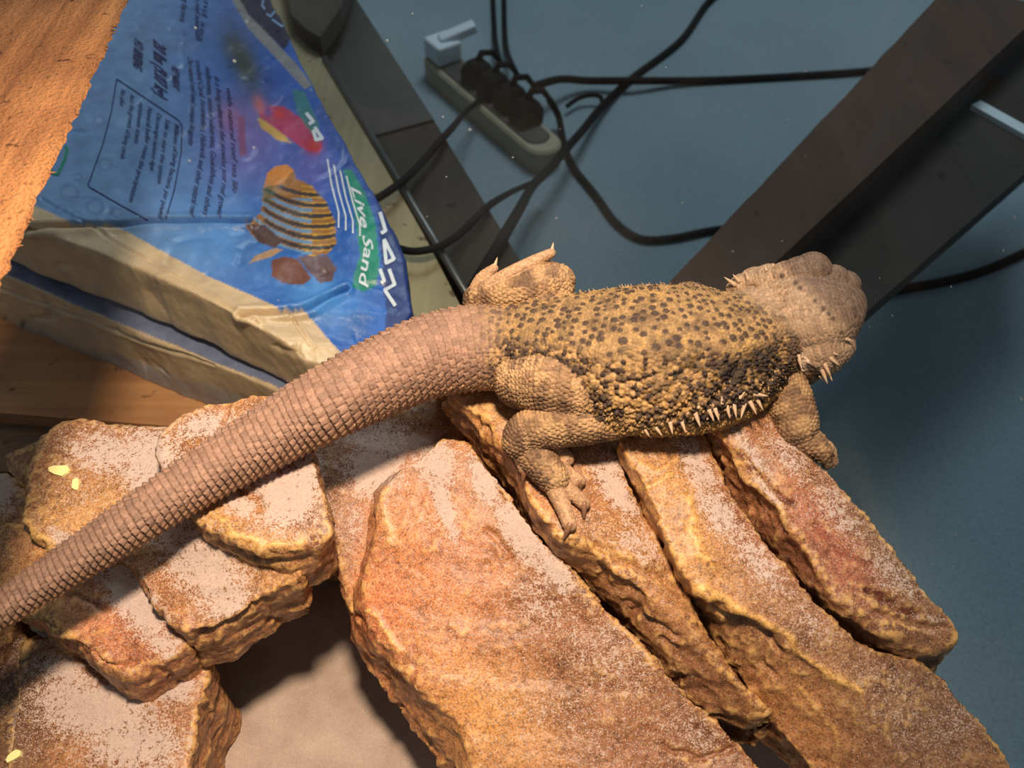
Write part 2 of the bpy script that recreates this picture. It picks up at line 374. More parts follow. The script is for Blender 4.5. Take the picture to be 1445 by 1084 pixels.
def finish_rock(name, mb, size=0.0015, amp=1.0, seed=0, label=None, strata_dir=None, flat=3):
    m = voxel(mb.mesh(name), size, flat); v, n = get_vn(m)
    flank = sstep(0.35, 0.75, 1 - np.abs(n[:, 2]))
    big = fbm(v * 22, 3, seed); mid = ridged(v * 60, 3, seed + 5); fine = fbm(v * 260, 3, seed + 9)
    dirv = np.array([0.62, -0.76, -0.2]) if strata_dir is None else np.asarray(strata_dir, float)
    al = v @ dirv; st = np.c_[al * 24, (v[:, 2] + 0.25 * (v[:, 1] - v[:, 0]) + .006 * big) * 85, (v[:, 0] * 0.7 + v[:, 1] * 0.6) * 40]
    sn = fbm(st, 4, seed + 21)
    crack = -np.clip(ridged(v * 34 + 3.1, 3, seed + 31) - 0.62, 0, 1) * 2.2
    d = amp * (0.0028 * big + 0.0012 * mid * (0.3 + 1.9 * flank) + 0.0004 * fine + 0.0022 * sn * flank + 0.0003 * sn * (1 - flank) + 0.0036 * crack * (0.25 + flank))
    pg = project(v) + 5 * np.c_[vnoise(v * 130, 3), vnoise(v * 130, 4)]; face = sstep(0.0, .25, ((CAM - v) * n).sum(1) / np.linalg.norm(CAM - v, axis=1)); GR = []
    for pl, wd, dp, gc, gw in GROOVE:
        g = np.exp(-(polydist(pg, pl) / wd) ** 2) * face
        if g.max() > .05: d = d - dp * g; GR.append((g, gc, gw))
    v2 = v + n * d[:, None]; set_v(m, v2); smooth_all(m)
    _, n2 = get_vn(m)
    pj = project(v2); dust = np.zeros(len(v2)); tc = np.tile(lin((172, 112, 62)), (len(v2), 1)) * 0.6; tw = np.full(len(v2), 0.6)
    for b in DUST: dust = np.maximum(dust, blob(pj, *b[:5]) * b[5])
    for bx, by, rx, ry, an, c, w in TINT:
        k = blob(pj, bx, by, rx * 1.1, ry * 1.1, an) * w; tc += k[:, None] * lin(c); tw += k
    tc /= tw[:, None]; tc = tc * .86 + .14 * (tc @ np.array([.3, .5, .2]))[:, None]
    for g, gc, gw in GR: tc = tc * (1 - g * gw)[:, None] + (g * gw)[:, None] * lin(gc)[None]; dust = dust * (1 - .6 * g)
    dust = dust * sstep(0.25, 0.72, n2[:, 2]) + 0.06 * sstep(0.5, 0.9, n2[:, 2])
    cv = curvature(m, v2, n2, 10)
    hi = 0.42 + 0.12 * mid + 0.14 * fine + 0.18 * sn + np.clip(cv * 420, 0, .6)
    set_attr(m, 'Tint', tc); set_attr(m, 'Dust', np.clip(dust, 0, 1)); set_attr(m, 'Hi', np.clip(hi, 0, 1))
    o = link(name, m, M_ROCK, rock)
    if label: o['label'] = label
    rock_meshes.append(o); return o

def curvature(m, v, n, it):
    ne = len(m.edges); e = np.empty(ne * 2, np.int32); m.edges.foreach_get('vertices', e); e = e.reshape(-1, 2)
    N = len(v); deg = np.bincount(e.ravel(), minlength=N).astype(float); q = v.copy()
    for _ in range(it):
        a = np.stack([np.bincount(e[:, 0], q[e[:, 1], k], N) + np.bincount(e[:, 1], q[e[:, 0], k], N) for k in range(3)], 1)
        q = 0.3 * q + 0.7 * a / np.maximum(deg, 1)[:, None]
    return ((v - q) * n).sum(1)
def prism(poly, drop, spread=0.0, ground=None):
    P = np.array([PZ(*q[:3]) for q in poly]); c = P.mean(0); O = [q[3:] for q in poly]
    area = sum(P[i][0] * P[(i + 1) % len(P)][1] - P[(i + 1) % len(P)][0] * P[i][1] for i in range(len(P)))
    if area < 0: P = P[::-1]; O = O[::-1]
    n = len(P); B = P.copy()
    d = P - c; d[:, 2] = 0
    B += d * spread; B[:, 2] = P[:, 2] - drop if drop > 0 else -drop
    for i_, q in enumerate(O):
        if q: B[i_] = PZ(*q)
    B[:, 2] = np.maximum(B[:, 2], TZ + .005 if ground is None else ground)
    mb = MB(); tri = tessellate_polygon([[Vector((p[0], p[1], 0)) for p in P]])
    v = list(P) + list(B); f = []
    for t in tri: f.append(tuple(t)); f.append(tuple(i + n for i in t[::-1]))
    for i in range(n): f.append((i, i + n, (i + 1) % n + n, (i + 1) % n))
    mb.add(v, f); return mb
def loft(F, C, R, drop, N=26, bulge=0.002):
    F, C, R = [resample(np.array([PZ(*q) for q in L]), N) for L in (F, C, R)]
    rings = []
    for i in range(N):
        f, c, r = F[i], C[i], R[i]; k = math.sin(math.pi * (i + 0.5) / N) ** 0.4
        m1 = c * 0.66 + r * 0.34 + np.array([0, 0, bulge]); m2 = c * 0.33 + r * 0.67 + np.array([0, 0, bulge * 0.8])
        fm = (f + c) / 2 + np.array([-0.001, -0.001, 0.0])
        fb = f + np.array([0.012, 0.010, -drop * k]); rb = r + np.array([-0.004, -0.004, -drop * k - 0.02])
        rings.append([fb, f, fm, c, m1, m2, r, rb])
    mb = MB(); mb.rings(rings); return mb

finish_rock('ledge', prism([(45, 655, .112), (62, 615, .112), (82, 598, .112), (115, 590, .112), (180, 602, .114), (240, 600, .116), (300, 640, .12), (430, 770, .12), (424, 815, .112), (372, 835, .106), (340, 860, .104), (300, 886, .10), (262, 890, .10), (238, 876, .10), (210, 843, .102), (190, 803, .104), (165, 785, .106), (130, 790, .106), (92, 782, .106), (60, 762, .106), (33, 738, .108)], .048, -0.03), seed=1)
finish_rock('ledge', prism([(-60, 775, .092), (-10, 748, .094), (20, 738, .095), (60, 750, .098), (110, 775, .1), (200, 790, .098), (262, 885, .085), (264, 912, .082), (250, 924, .081), (215, 934, .08), (175, 953, .078), (140, 934, .08), (95, 900, .083), (50, 872, .085), (25, 850, .087), (-60, 800, .09)], .046, -0.02), seed=2, label='reddish brown ledge')
finish_rock('ledge', prism([(220, 640, .14), (228, 612, .142), (255, 588, .144), (290, 573, .146), (325, 567, .147), (350, 558, .15), (385, 556, .15), (415, 575, .15), (434, 610, .148), (447, 660, .145), (460, 715, .14), (464, 748, .136), (440, 772, .132), (400, 780, .132), (350, 766, .134), (300, 746, .137), (270, 720, .139), (255, 690, .14), (235, 672, .14)], .045, -0.03), seed=3)
finish_rock('foot_slab', prism([(35, 905, .04), (100, 890, .05), (290, 925, .05), (292, 955, .046), (277, 1005, .04), (268, 1060, .036), (268, 1130, .03), (5, 1130, .03), (18, 1010, .036), (30, 940, .04)], .10, -0.05), seed=4)
finish_rock('side_slab', prism([(-90, 840, .05), (0, 850, .055), (34, 900, .03), (26, 1000, .02), (10, 1130, .01), (-120, 1130, .01)], .07, 0.05), seed=5, label='dark brown slab')
finish_rock('back_knob', prism([(-60, 690, .085), (-10, 668, .085), (10, 668, .085), (24, 682, .084), (36, 706, .082), (38, 730, .08), (10, 750, .08), (-60, 760, .08)], .13, 0.05), seed=6)
finish_rock('inner_block', prism([(430, 640, 0.107), (440, 615, 0.111), (470, 592, 0.114), (530, 572, 0.115), (580, 560, 0.113), (650, 556, 0.109), (665, 612, 0.101), (612, 650, 0.104), (560, 700, 0.099), (534, 770, 0.087), (524, 840, 0.074), (503, 862, 0.069), (487, 832, 0.075), (478, 790, 0.083), (463, 740, 0.093), (446, 690, 0.101)], .075, 0.007), seed=7)
finish_rock('back_wall', prism([(0, 640, .07), (120, 600, .075), (260, 600, .085), (420, 590, .09), (640, 580, .09), (640, 650, .09), (420, 690, .08), (260, 700, .08), (80, 720, .07)], .14, 0.0), size=0.003, seed=8)
finish_rock('slab', prism([(540, 690, .120, 520, 692, .085), (575, 655, .127), (625, 616, .132), (660, 622, .132), (712, 690, .127), (760, 755, .119), (820, 825, .108), (900, 905, .095), (980, 990, .08), (1050, 1052, .07), (1100, 1130, .06), (690, 1130, .054, 660, 1190, .01), (655, 1030, .068, 612, 1072, .024), (600, 968, .077, 566, 1010, .03), (560, 925, .082, 528, 958, .036), (520, 888, .086, 494, 905, .044), (512, 850, .091, 488, 858, .052), (522, 780, .103, 502, 788, .066), (533, 730, .113, 513, 735, .076)], .05, 0.0), seed=9, label='large orange brown slab')
F2 = [(622, 575, .118), (654, 610, .118), (711, 678, .114), (753, 750, .106), (815, 813, .098), (900, 896, .086), (975, 982, .073), (1045, 1026, .066), (1088, 1026, .064)]
C2 = [(634, 550, .150), (690, 598, .148), (728, 665, .145), (786, 752, .138), (850, 784, .131), (900, 830, .122), (970, 900, .108), (1040, 975, .094), (1088, 1004, .088)]
R2 = [(705, 540, .150), (770, 560, .148), (858, 620, .142), (885, 672, .136), (915, 737, .128), (958, 817, .118), (1000, 892, .107), (1060, 977, .093), (1092, 1008, .086)]
finish_rock('slab', loft(F2, C2, R2, .06), seed=10)
F3 = [(866, 628, .122), (898, 705, .118), (928, 758, .113), (968, 828, .105), (1023, 923, .092), (1090, 1020, .079), (1160, 1096, .068), (1200, 1150, .062)]
C3 = [(872, 620, .155), (912, 690, .15), (946, 770, .143), (985, 832, .134), (1065, 873, .127), (1140, 933, .116), (1215, 990, .105), (1290, 1100, .088)]
R3 = [(985, 596, .152), (1030, 688, .146), (1095, 780, .137), (1161, 857, .127), (1226, 912, .117), (1311, 938, .108), (1372, 1005, .098), (1445, 1110, .085)]
finish_rock('slab', loft(F3, C3, R3, .07), seed=11, label='yellow ridged slab')
F4 = [(985, 612, .132), (1035, 702, .126), (1100, 793, .116), (1161, 863, .106), (1226, 918, .098), (1282, 946, .091), (1318, 934, .09)]
C4 = [(1005, 590, .166), (1050, 645, .162), (1116, 741, .15), (1180, 838, .136), (1241, 884, .127), (1290, 914, .118), (1320, 922, .11)]
R4 = [(1085, 572, .166), (1141, 638, .16), (1176, 670, .155), (1251, 764, .141), (1301, 830, .13), (1352, 884, .12), (1338, 908, .115)]
finish_rock('slab', loft(F4, C4, R4, .05), seed=12, label='red tinged slab')
finish_rock('core', prism([(640, 565, .10), (740, 540, .115), (860, 540, .125), (1000, 560, .13), (1070, 600, .125), (1130, 700, .11), (1230, 860, .085), (1280, 960, .07), (1000, 900, .07), (880, 840, .07), (760, 760, .07), (690, 690, .08), (645, 610, .09)], .165, 0.0), size=0.003, seed=13)
finish_rock('back_knob', prism([(615, 450, .165), (632, 438, .168), (655, 437, .168), (672, 450, .165), (690, 500, .15), (640, 520, .15), (610, 500, .15)], .10, 0.1), seed=14, label='yellowish rock tip')

# bvh of the whole formation
bm_all = bmesh.new()
for o in rock_meshes: bm_all.from_mesh(o.data)
ROCKBVH = BVHTree.FromBMesh(bm_all); bm_all.free()
def rock_hit(px, py):
    r = ray(px, py); r = r / np.linalg.norm(r)
    loc, nor, _, _ = ROCKBVH.ray_cast(Vector(CAM), Vector(r))
    return (np.array(loc), np.array(nor)) if loc is not None else (None, None)

# ------------------------------------------------------------------ bearded dragon
dragon = thing('bearded_dragon', 'tan and yellow speckled bearded lizard sprawled over the rocks with long tail', 'lizard', (0.0, 0.33, .15))
body_st = [(-110, 935, .128, .0045, .0045, .0045), (-40, 888, .131, .0062, .006, .006), (0, 862, .133, .0078, .0075, .007), (60, 822, .136, .0090, .0085, .008), (130, 776, .142, .0103, .010, .0095), (200, 729, .15, .0117, .0115, .011), (270, 683, .159, .0132, .013, .012),
           (340, 640, .166, .0150, .0145, .0135), (410, 599, .170, .0173, .0165, .015), (470, 566, .172, .0195, .0185, .016), (530, 537, .173, .0210, .020, .017), (600, 507, .174, .0230, .0215, .017), (660, 494, .174, .0248, .0225, .017),
           (710, 492, .174, .0265, .0240, .017), (760, 496, .175, .0330, .028, .018), (830, 507, .177, .0415, .0325, .020), (900, 512, .179, .0462, .0355, .021), (975, 509, .18, .0452, .035, .021), (1030, 498, .181, .038, .032, .020),
           (1070, 480, .184, .030, .028, .019), (1105, 460, .189, .0262, .0255, .018), (1138, 444, .196, .0285, .0235, .018), (1165, 432, .199, .0260, .0195, .016), (1188, 424, .199, .0180, .0135, .013), (1202, 420, .198, .010, .008, .009)]
NB = 260
cen = np.array([PZ(a, b, c) for a, b, c, *_ in body_st])
_d = []
for k in range(len(body_st)):
    a, b, c, r_ = body_st[k][:4]; best_d = 9
    for ox, oy in ((0, 0), (-18, 12), (18, -12)):
        h, _n = rock_hit(a + ox, b + oy)
        if h is not None: best_d = min(best_d, depth(h))
    best_d -= r_ * .96; _d.append(best_d if abs(best_d - depth(cen[k])) < .022 else None)
for k in range(10):
    if _d[k] is None: _d[k] = depth(cen[k])
for k in range(9, 14): _d[k] = depth(cen[k]) if k > 9 else min(_d[k], depth(cen[k]))
_e = list(_d)
for _ in range(2):
    for k in range(1, 10): _e[k] = min(_e[k], .25 * _e[k - 1] + .5 * _e[k] + .25 * _e[k + 1])
for k in range(10): cen[k] = PD(body_st[k][0], body_st[k][1], _e[k])
sec = resample(np.c_[cen, np.array([s[3:] for s in body_st]), np.array([s[0] for s in body_st])], NB)
BC, BA, BT, BB, BX = sec[:, :3], sec[:, 3], sec[:, 4], sec[:, 5], sec[:, 6]
tan = np.gradient(BC, axis=0); tan /= np.linalg.norm(tan, axis=1)[:, None]
lat = np.cross(tan, np.array([0, 0, 1.0])); lat /= np.linalg.norm(lat, axis=1)[:, None]     # points to the animal's right (towards the viewer)
dor = np.cross(lat, tan)
BS = np.r_[0, np.cumsum(np.linalg.norm(np.diff(BC, axis=0), axis=1))]
liz = MB(); rings = []
for i in range(NB):
    ring = []
    for a in np.linspace(0, 2 * math.pi, 40, endpoint=False):
        ca, sa = math.cos(a), math.sin(a); e = 0.9
        x = math.copysign(abs(ca) ** e, ca); y = math.copysign(abs(sa) ** e, sa)
        ring.append(BC[i] + lat[i] * BA[i] * x + dor[i] * (BT[i] if y > 0 else BB[i]) * y)
    rings.append(ring)
liz.rings(rings)
# head details: cheeks / beard, brow ridges, jaw corner, left beard flare
for px, py, z, r in [(1150, 488, .188, .0185), (1172, 486, .190, .0130), (1132, 478, .19, .018), (1120, 512, .176, .0100), (1136, 516, .176, .0105), (1146, 383, .214, .0105), (1128, 388, .212, .010), (1110, 394, .208, .010), (1192, 404, .207, .0085), (1180, 460, .198, .012), (1176, 396, .210, .0085),
                     (1048, 405, .196, .0075), (1066, 402, .198, .010), (1086, 404, .200, .0125), (1036, 408, .193, .0045), (1196, 440, .197, .0075)]:
    liz.ball(PZ(px, py, z), r)
LIMBS = []
def limb(pts, n=14, sub=7, kind='leg'):
    if len(pts[0]) == 4: P = np.array([list(PZ(a, b, c)) + [r] for a, b, c, r in pts])
    else: P = np.array(pts, float)
    S = resample(P, (len(P) - 1) * sub + 1)
    liz.tube(S[:, :3], S[:, 3], n)
    for e in (0, -1): liz.ball(S[e, :3], S[e, 3] * 0.98, 12, 8)
    LIMBS.append((S, kind)); return S
def on_rock(px, py, r, lift=0.0, fallback=.14):
    h, nrm = rock_hit(px, py)
    if h is None: return list(PZ(px, py, fallback)) + [r]
    d = depth(h); p = PD(px, py, d - r * 1.0 - lift); return list(p) + [r]
def limb_rock(pts, **kw): return limb2([on_rock(*q) for q in pts], **kw)
def limb2(P, n=10, sub=6, kind='toe'):
    P = np.array(P, float); S = resample(P, (len(P) - 1) * sub + 1); liz.tube(S[:, :3], S[:, 3], n)
    for e in (0, -1): liz.ball(S[e, :3], S[e, 3] * 0.98, 10, 7)
    LIMBS.append((S, kind)); return S
# right hind leg (towards the viewer)
limb([(738, 534, .176, .0170), (785, 540, .181, .0200), (835, 555, .180, .0185), (872, 576, .174, .0125)])
limb([(872, 586, .172, .0118), (830, 592, .172, .0130), (785, 598, .169, .0125), (745, 610, .164, .0112), (736, 622, .160, .0105)])
foot0 = list(PZ(737, 622, .158)) + [.0100]
limb2([foot0, on_rock(760, 650, .0092, .002), on_rock(782, 676, .0080, .001)], kind='leg', n=14)
TOES = []
def toe(pts, tip):
    S = limb_rock(pts); TOES.append((S[-1, :3].copy(), tip, S[-1, 3], S[-1, :3] - S[-4, :3])); return S
limb2([on_rock(732, 630, .0050, .006), on_rock(737, 648, .0044, .005), on_rock(741, 662, .0036, .004)]); TOES.append((np.array(on_rock(741, 662, .0036, .004)[:3]), (737, 683), .0036, None))
toe([(765, 640, .006, .004), (785, 638, .0048, .003), (800, 648, .0042, .002)], (806, 656))
toe([(778, 660, .006, .002), (800, 668, .0044, .001), (818, 679, .0036, .001)], (819, 694))
toe([(780, 670, .006, .002), (802, 690, .0044, .001), (824, 711, .0036, .001)], (824, 734))
toe([(778, 676, .0065, .002), (792, 708, .0048, .001), (804, 741, .0038, .001)], (795, 763))
# left hind leg (far side): thigh, folded shank, raised toes
limb([(738, 462, .180, .0160), (765, 435, .188, .0155), (784, 408, .196, .0105)])
limb([(786, 398, .198, .0102), (768, 400, .199, .0122), (735, 410, .197, .0112), (700, 416, .193, .0102), (676, 422, .188, .0085), (678, 440, .180, .008)])
LT = [limb([(670, 412, .192, .0042), (680, 393, .199, .0036), (697, 379, .204, .0026)], n=10, kind='toe'),
      limb([(692, 404, .199, .0050), (722, 385, .207, .0040), (752, 370, .211, .0036), (778, 357, .214, .0026)], n=10, kind='toe')]
# right fore leg
limb([(1080, 528, .178, .0140), (1104, 545, .174, .0125), (1119, 580, .168, .0118), (1126, 608, .163, .0108), (1131, 622, .160, .0080)])
limb([(1128, 614, .161, .0078), (1146, 626, .160, .0070), (1160, 638, .158, .0058)], kind='leg')
FT = [limb([(1154, 634, .158, .0042), (1170, 640, .157, .0034), (1176, 652, .151, .0026)], n=10, kind='toe'),
      limb([(1152, 638, .158, .0040), (1163, 646, .156, .0034), (1167, 656, .151, .0026)], n=10, kind='toe'),
      limb([(1150, 628, .160, .0040), (1166, 630, .160, .0034), (1174, 637, .157, .0026)], n=10, kind='toe')]
# left fore leg: only the bent elbow shows behind the shoulder
limb([(1000, 440, .185, .012), (976, 420, .190, .0085), (962, 418, .19, .0065), (990, 420, .188, .006), (1010, 425, .18, .006)])

m = voxel(liz.mesh('body'), 0.00058, 5); v, n = get_vn(m)
def nearest_chain(v, C):
    idx = np.empty(len(v), np.int64); C = C.astype(np.float32); c2 = (C ** 2).sum(1)
    vv = v.astype(np.float32)
    for a in range(0, len(v), 40000): idx[a:a + 40000] = np.argmin(c2[None] - 2 * vv[a:a + 40000] @ C.T, 1)
    return idx
bi = nearest_chain(v, BC)
def body_coords(v, bi):
    q = v - BC[bi]; s = BS[bi] + (q * tan[bi]).sum(1)
    x = (q * lat[bi]).sum(1); y = (q * dor[bi]).sum(1)
    th = np.arctan2(x, y)                     # 0 at the back line, + to the animal's right
    rb = np.sqrt((x / BA[bi]) ** 2 + (y / np.where(y > 0, BT[bi], BB[bi])) ** 2)
    return s, th, rb
s, th, rb = body_coords(v, bi)
best = rb.copy(); part = np.zeros(len(v), int); ls = np.zeros(len(v)); lth = np.zeros(len(v)); lr = np.ones(len(v))
best = np.where(rb < 1.12, np.minimum(rb, 1.0), rb)
for k, (S, kind) in enumerate(LIMBS):
    C = S[:, :3]; ok = np.linalg.norm(v - C.mean(0), axis=1) < 0.12
    ii = np.where(ok)[0]; j = nearest_chain(v[ii], C); q = v[ii] - C[j]
    d = np.linalg.norm(q, axis=1) / S[j, 3]
    t_ = np.gradient(C, axis=0); t_ /= np.linalg.norm(t_, axis=1)[:, None] + 1e-12
    uu = np.cross(t_, np.array([0.3, -0.5, 0.8])); uu /= np.linalg.norm(uu, axis=1)[:, None]; ww = np.cross(t_, uu)
    L = np.r_[0, np.cumsum(np.linalg.norm(np.diff(C, axis=0), axis=1))]
    better = (d < best[ii] - 0.02) | ((d < 1.12) & (rb[ii] > 1.05) & (d < best[ii]))
    jj = ii[better]; best[jj] = d[better]; part[jj] = 1 + (kind == 'toe')
    ls[jj] = L[j[better]] + (q[better] * t_[j[better]]).sum(1) + k * 0.37
    lth[jj] = np.arctan2((q[better] * uu[j[better]]).sum(1), (q[better] * ww[j[better]]).sum(1)); lr[jj] = S[j[better], 3]
X = BX[bi]
def cells(u, w, jit, seed):                   # jittered cells, hex offset rows -> F1, F2, id hash, local offset
    iu = np.floor(u).astype(np.int64); F1 = np.full(len(u), 9.0); F2 = F1.copy(); h = np.zeros(len(u)); du = np.zeros(len(u))
    for a in (-1, 0, 1):
        row = iu + a; off = (row & 1) * 0.5; iw = np.floor(w - off).astype(np.int64)
        for b in (-1, 0, 1):
            c = iw + b; z0 = np.zeros_like(c)
            cu = row + 0.5 + (_hash(row, c, z0, seed) - 0.5) * jit; cw = c + 0.5 + off + (_hash(row, c, z0 + 1, seed) - 0.5) * jit
            d = np.hypot((u - cu), (w - cw)); hh = _hash(row, c, z0 + 2, seed)
            m1 = d < F1; F2 = np.where(m1, F1, np.minimum(F2, d)); h = np.where(m1, hh, h); du = np.where(m1, u - cu, du); F1 = np.where(m1, d, F1)
    return F1, F2, h, du
N_ = len(v); disp = np.zeros(N_); colr = np.zeros((N_, 3))
a_ = BA[bi]
# --- tail rings
Srow = np.r_[0, np.cumsum(np.diff(BS) / np.interp(BX, [-100, 300, 700], [.0031, .0040, .0047])[:-1])]
su = np.interp(s, BS, Srow); circ = 2 * math.pi * a_
nar = np.maximum(8, np.round(np.interp(X, [-100, 100, 400, 700], [10, 17, 26, 34])))
sw = th / (2 * math.pi) * nar
su = su + .22 * fbm(np.c_[s * 110, th * 2.2, th * 0], 3, 91)
rw = np.floor(su).astype(np.int64); fw0 = (sw - .5 * (rw & 1)) % 1.0
su2 = su + .13 * np.abs(np.cos(math.pi * fw0)) ; rw = np.floor(su2).astype(np.int64); fu = su2 - rw
wv = sw - .5 * (rw & 1) + .12 * vnoise(np.c_[su2 * .9, sw * .9, sw * 0], 37); cw = np.floor(wv).astype(np.int64); fw = wv - cw
hc = _hash(rw, cw, np.zeros_like(rw), 3); el_ = np.minimum(fw, 1 - fw)
side = sstep(.25, 1.1, np.abs(th))
et = sstep(.0, .20, fu); elx = sstep(.0, .16, el_)
edge = (1 - (.72 + .26 * side) * (1 - et)) * (1 - (.30 + .4 * side) * (1 - elx))
tail_d = (.0013 + .0014 * side) * et * (1.0 - .85 * fu) * (.5 + .5 * elx) + .00016 * hc
tail_c = lin((160, 124, 103))[None] * (0.80 + 0.40 * hc)[:, None]
tail_c = tail_c * (0.80 + 0.20 * edge)[:, None]
lowt = sstep(1.1, 1.9, np.abs(th))
tail_c = tail_c * (1 - lowt)[:, None] + lowt[:, None] * (lin((176, 134, 102))[None] * (0.80 + 0.20 * edge)[:, None])
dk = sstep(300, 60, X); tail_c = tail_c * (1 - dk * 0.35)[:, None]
# --- trunk
cs = 0.0021
F1b, F2b, hb, dub = cells(s / cs, th * np.minimum(a_, 0.036) / cs, 0.75, 11)
eb = sstep(0.03, 0.30, F2b - F1b)
F1d, F2d, hd, dud = cells(s / 0.0050, th * np.minimum(a_, .034) / 0.0050, 0.50, 19)
fl = sstep(0.50, 0.80, th + .10 * vnoise(np.c_[s * 70, th * 2, th * 0], 55)) ; pat = fbm(np.c_[s * 60, th * 2.0, th * 0], 4, 71); pat2 = fbm(np.c_[s * 130, th * 5.0, th * 0], 3, 77)
tipb = sstep(.62, .05, F1b)
trunk_d = 0.00080 * eb * (1 - fl) + fl * (0.0009 + .0017 * hb) * tipb + 0.00045 * sstep(.42, .1, F1d) * (1 - fl)
yel = lin((196, 156, 92)); tan_c = lin((178, 140, 98)); drk = lin((62, 46, 40)); brn = lin((118, 86, 62))
base = tan_c[None] * (0.58 + 0.72 * hb)[:, None]
base = base * 0.7 + 0.3 * yel[None] * (0.7 + 0.5 * (pat2 > 0))[:, None]
spot = sstep(0.52, 0.38, F1d + 0.30 * (1 - hd)) * (hd > 0.25)
dors = base * .80 * (0.75 + 0.25 * eb)[:, None] * (1 - .28 * sstep(-.1, -.4, pat2))[:, None]
dors = dors * (1 - 0.88 * spot)[:, None] + 0.88 * spot[:, None] * drk[None]
sq = fbm(np.c_[s * 95, th * 4.2, th * 0], 3, 123); yb = sstep(.10, .03, np.abs(sq)) * sstep(.15, .45, np.abs(th)) * (.35 + .65 * eb) ; yb = yb * (1 - spot); dors = dors * (1 - .6 * yb)[:, None] + .6 * yb[:, None] * lin((202, 158, 86))[None]
isd = ((hb + 0.45 * pat - 0.10) > 0.42)
mixv = np.clip(.92 - 1.5 * hb - .8 * pat, 0, 1)[:, None]; flc = (lin((72, 54, 44))[None] * (1 - mixv) + mixv * lin((196, 154, 100))[None]) * (0.75 + 0.25 * eb)[:, None]; flc = flc * (1 - .5 * yb)[:, None] + .5 * yb[:, None] * lin((206, 158, 84))[None]
dpatch = sstep(0.05, 0.35, pat2 + 0.4 * pat + 0.25 * sstep(930, 1040, X)) ; flc = flc * (1 - 0.65 * dpatch)[:, None]
ed = sstep(1.45, 1.62, th) * (th < 2.0); flc = flc * (1 - 0.6 * ed)[:, None] + 0.6 * ed[:, None] * lin((206, 158, 88))[None]
trunk_c = dors * (1 - fl)[:, None] + flc * fl[:, None]
# skin creases on the flank
for (x0, q0, x1, q1, wd) in [(965, 1.35, 1000, .85, .05), (930, 1.4, 955, 1.15, .035), (1010, 1.5, 1050, 1.05, .05)]:
    t_ = np.clip((X - x0) / (x1 - x0), 0, 1); dd = np.abs(th - (q0 + (q1 - q0) * t_)); g = np.exp(-(dd / wd) ** 2) * (X > x0 - 4) * (X < x1 + 4)
    trunk_d -= 0.0030 * g
# --- head
pj = project(v)
cs = 0.0022
F1h, F2h, hh, _ = cells(v[:, 0] / cs + v[:, 2] / cs * .5, v[:, 1] / cs - v[:, 2] / cs, 0.6, 23)
eh = sstep(0.03, 0.3, F2h - F1h)
head_d = 0.00060 * eh
head_c = lin((184, 152, 122))[None] * (0.8 + 0.4 * hh)[:, None] * (0.85 + 0.15 * eh)[:, None]
topb = sstep(0, 26, (pj[:, 0] - 1100) * 0.70 - (pj[:, 1] - 388) * 0.72)         # crown beyond the row of dark scales
head_c = head_c * (1 - topb)[:, None] + topb[:, None] * (lin((132, 108, 90))[None] * (0.75 + 0.25 * eh)[:, None] * (0.8 + .4 * hh)[:, None])  # grey crown scales, partly darkened for lying outside the lamp beam
for k in range(4):                                      # neck folds
    y0 = 405 + 11 * k; g = np.exp(-((pj[:, 1] - (y0 + (pj[:, 0] - 1080) * (0.04 - .04 * k))) / 2.0) ** 2) * sstep(1050, 1065, pj[:, 0]) * sstep(1125, 1105, pj[:, 0])
    head_d -= 0.0014 * g
wt = sstep(640, 740, X); wh = sstep(1056, 1104, X - 16 * np.clip(th, -1, 1))
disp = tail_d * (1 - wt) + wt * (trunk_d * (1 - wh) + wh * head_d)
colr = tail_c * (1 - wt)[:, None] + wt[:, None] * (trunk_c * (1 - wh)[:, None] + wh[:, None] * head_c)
colr *= .92
for (bx, by, r) in [(1104, 390, 4), (1123, 400, 4), (1129, 407, 4), (1162, 436, 4), (1169, 443, 3.6), (1175, 450, 3.6), (1187, 469, 3), (1150, 425, 3)]:
    g = np.exp(-(((pj[:, 0] - bx) ** 2 + (pj[:, 1] - by) ** 2) / r ** 2) ** 2); colr = colr * (1 - .8 * g)[:, None] + .8 * g[:, None] * lin((58, 42, 36))[None]
for (bx, by, rx, ry, an, c, w) in [(1119, 490, 10, 22, 18, (92, 70, 58), .85), (1135, 512, 9, 17, -8, (226, 196, 168), .9), (1150, 524, 20, 6, 40, (50, 38, 32), .85), (1100, 450, 14, 5, 5, (92, 70, 50), .6)]:
    g = sstep(.25, .6, blob(pj, bx, by, rx, ry, an) + .12 * vnoise(v * 700, 5)) * w; colr = colr * (1 - g)[:, None] + g[:, None] * lin(c)[None]
# --- limbs
lg = part > 0; cl = np.where(part == 2, .0022, .0027)
ls2 = ls + .0010 * vnoise(np.c_[ls * 150, lth * 1.2, ls * 0], 61)
F1l, F2l, hl, dul = cells(ls2 / (cl * .8), lth * np.maximum(lr, .003) / cl, 0.40, 31)
el = sstep(0.03, 0.28, F2l - F1l); band = fbm(np.c_[ls * 170, lth * 0.6, ls * 0], 3, 41)
leg_c = (lin((150, 116, 84))[None] * (0.75 + 0.5 * hl)[:, None])
bd = .7 * sstep(0.05, 0.3, band); leg_c = leg_c * (1 - bd)[:, None] + bd[:, None] * lin((196, 158, 112))[None]
bd = sstep(-0.05, -0.35, band); leg_c = leg_c * (1 - .6 * bd)[:, None] + .6 * bd[:, None] * lin((92, 68, 54))[None]
leg_c *= (0.78 + 0.22 * el)[:, None]
leg_c = np.where((part == 2)[:, None], lin((188, 148, 112))[None] * (0.80 + 0.20 * el)[:, None] * (.8 + .4 * hl)[:, None], leg_c)
leg_d = np.where(part == 2, .0004, .0014) * el * (1 - 0.6 * np.clip(dul + .5, 0, 1))
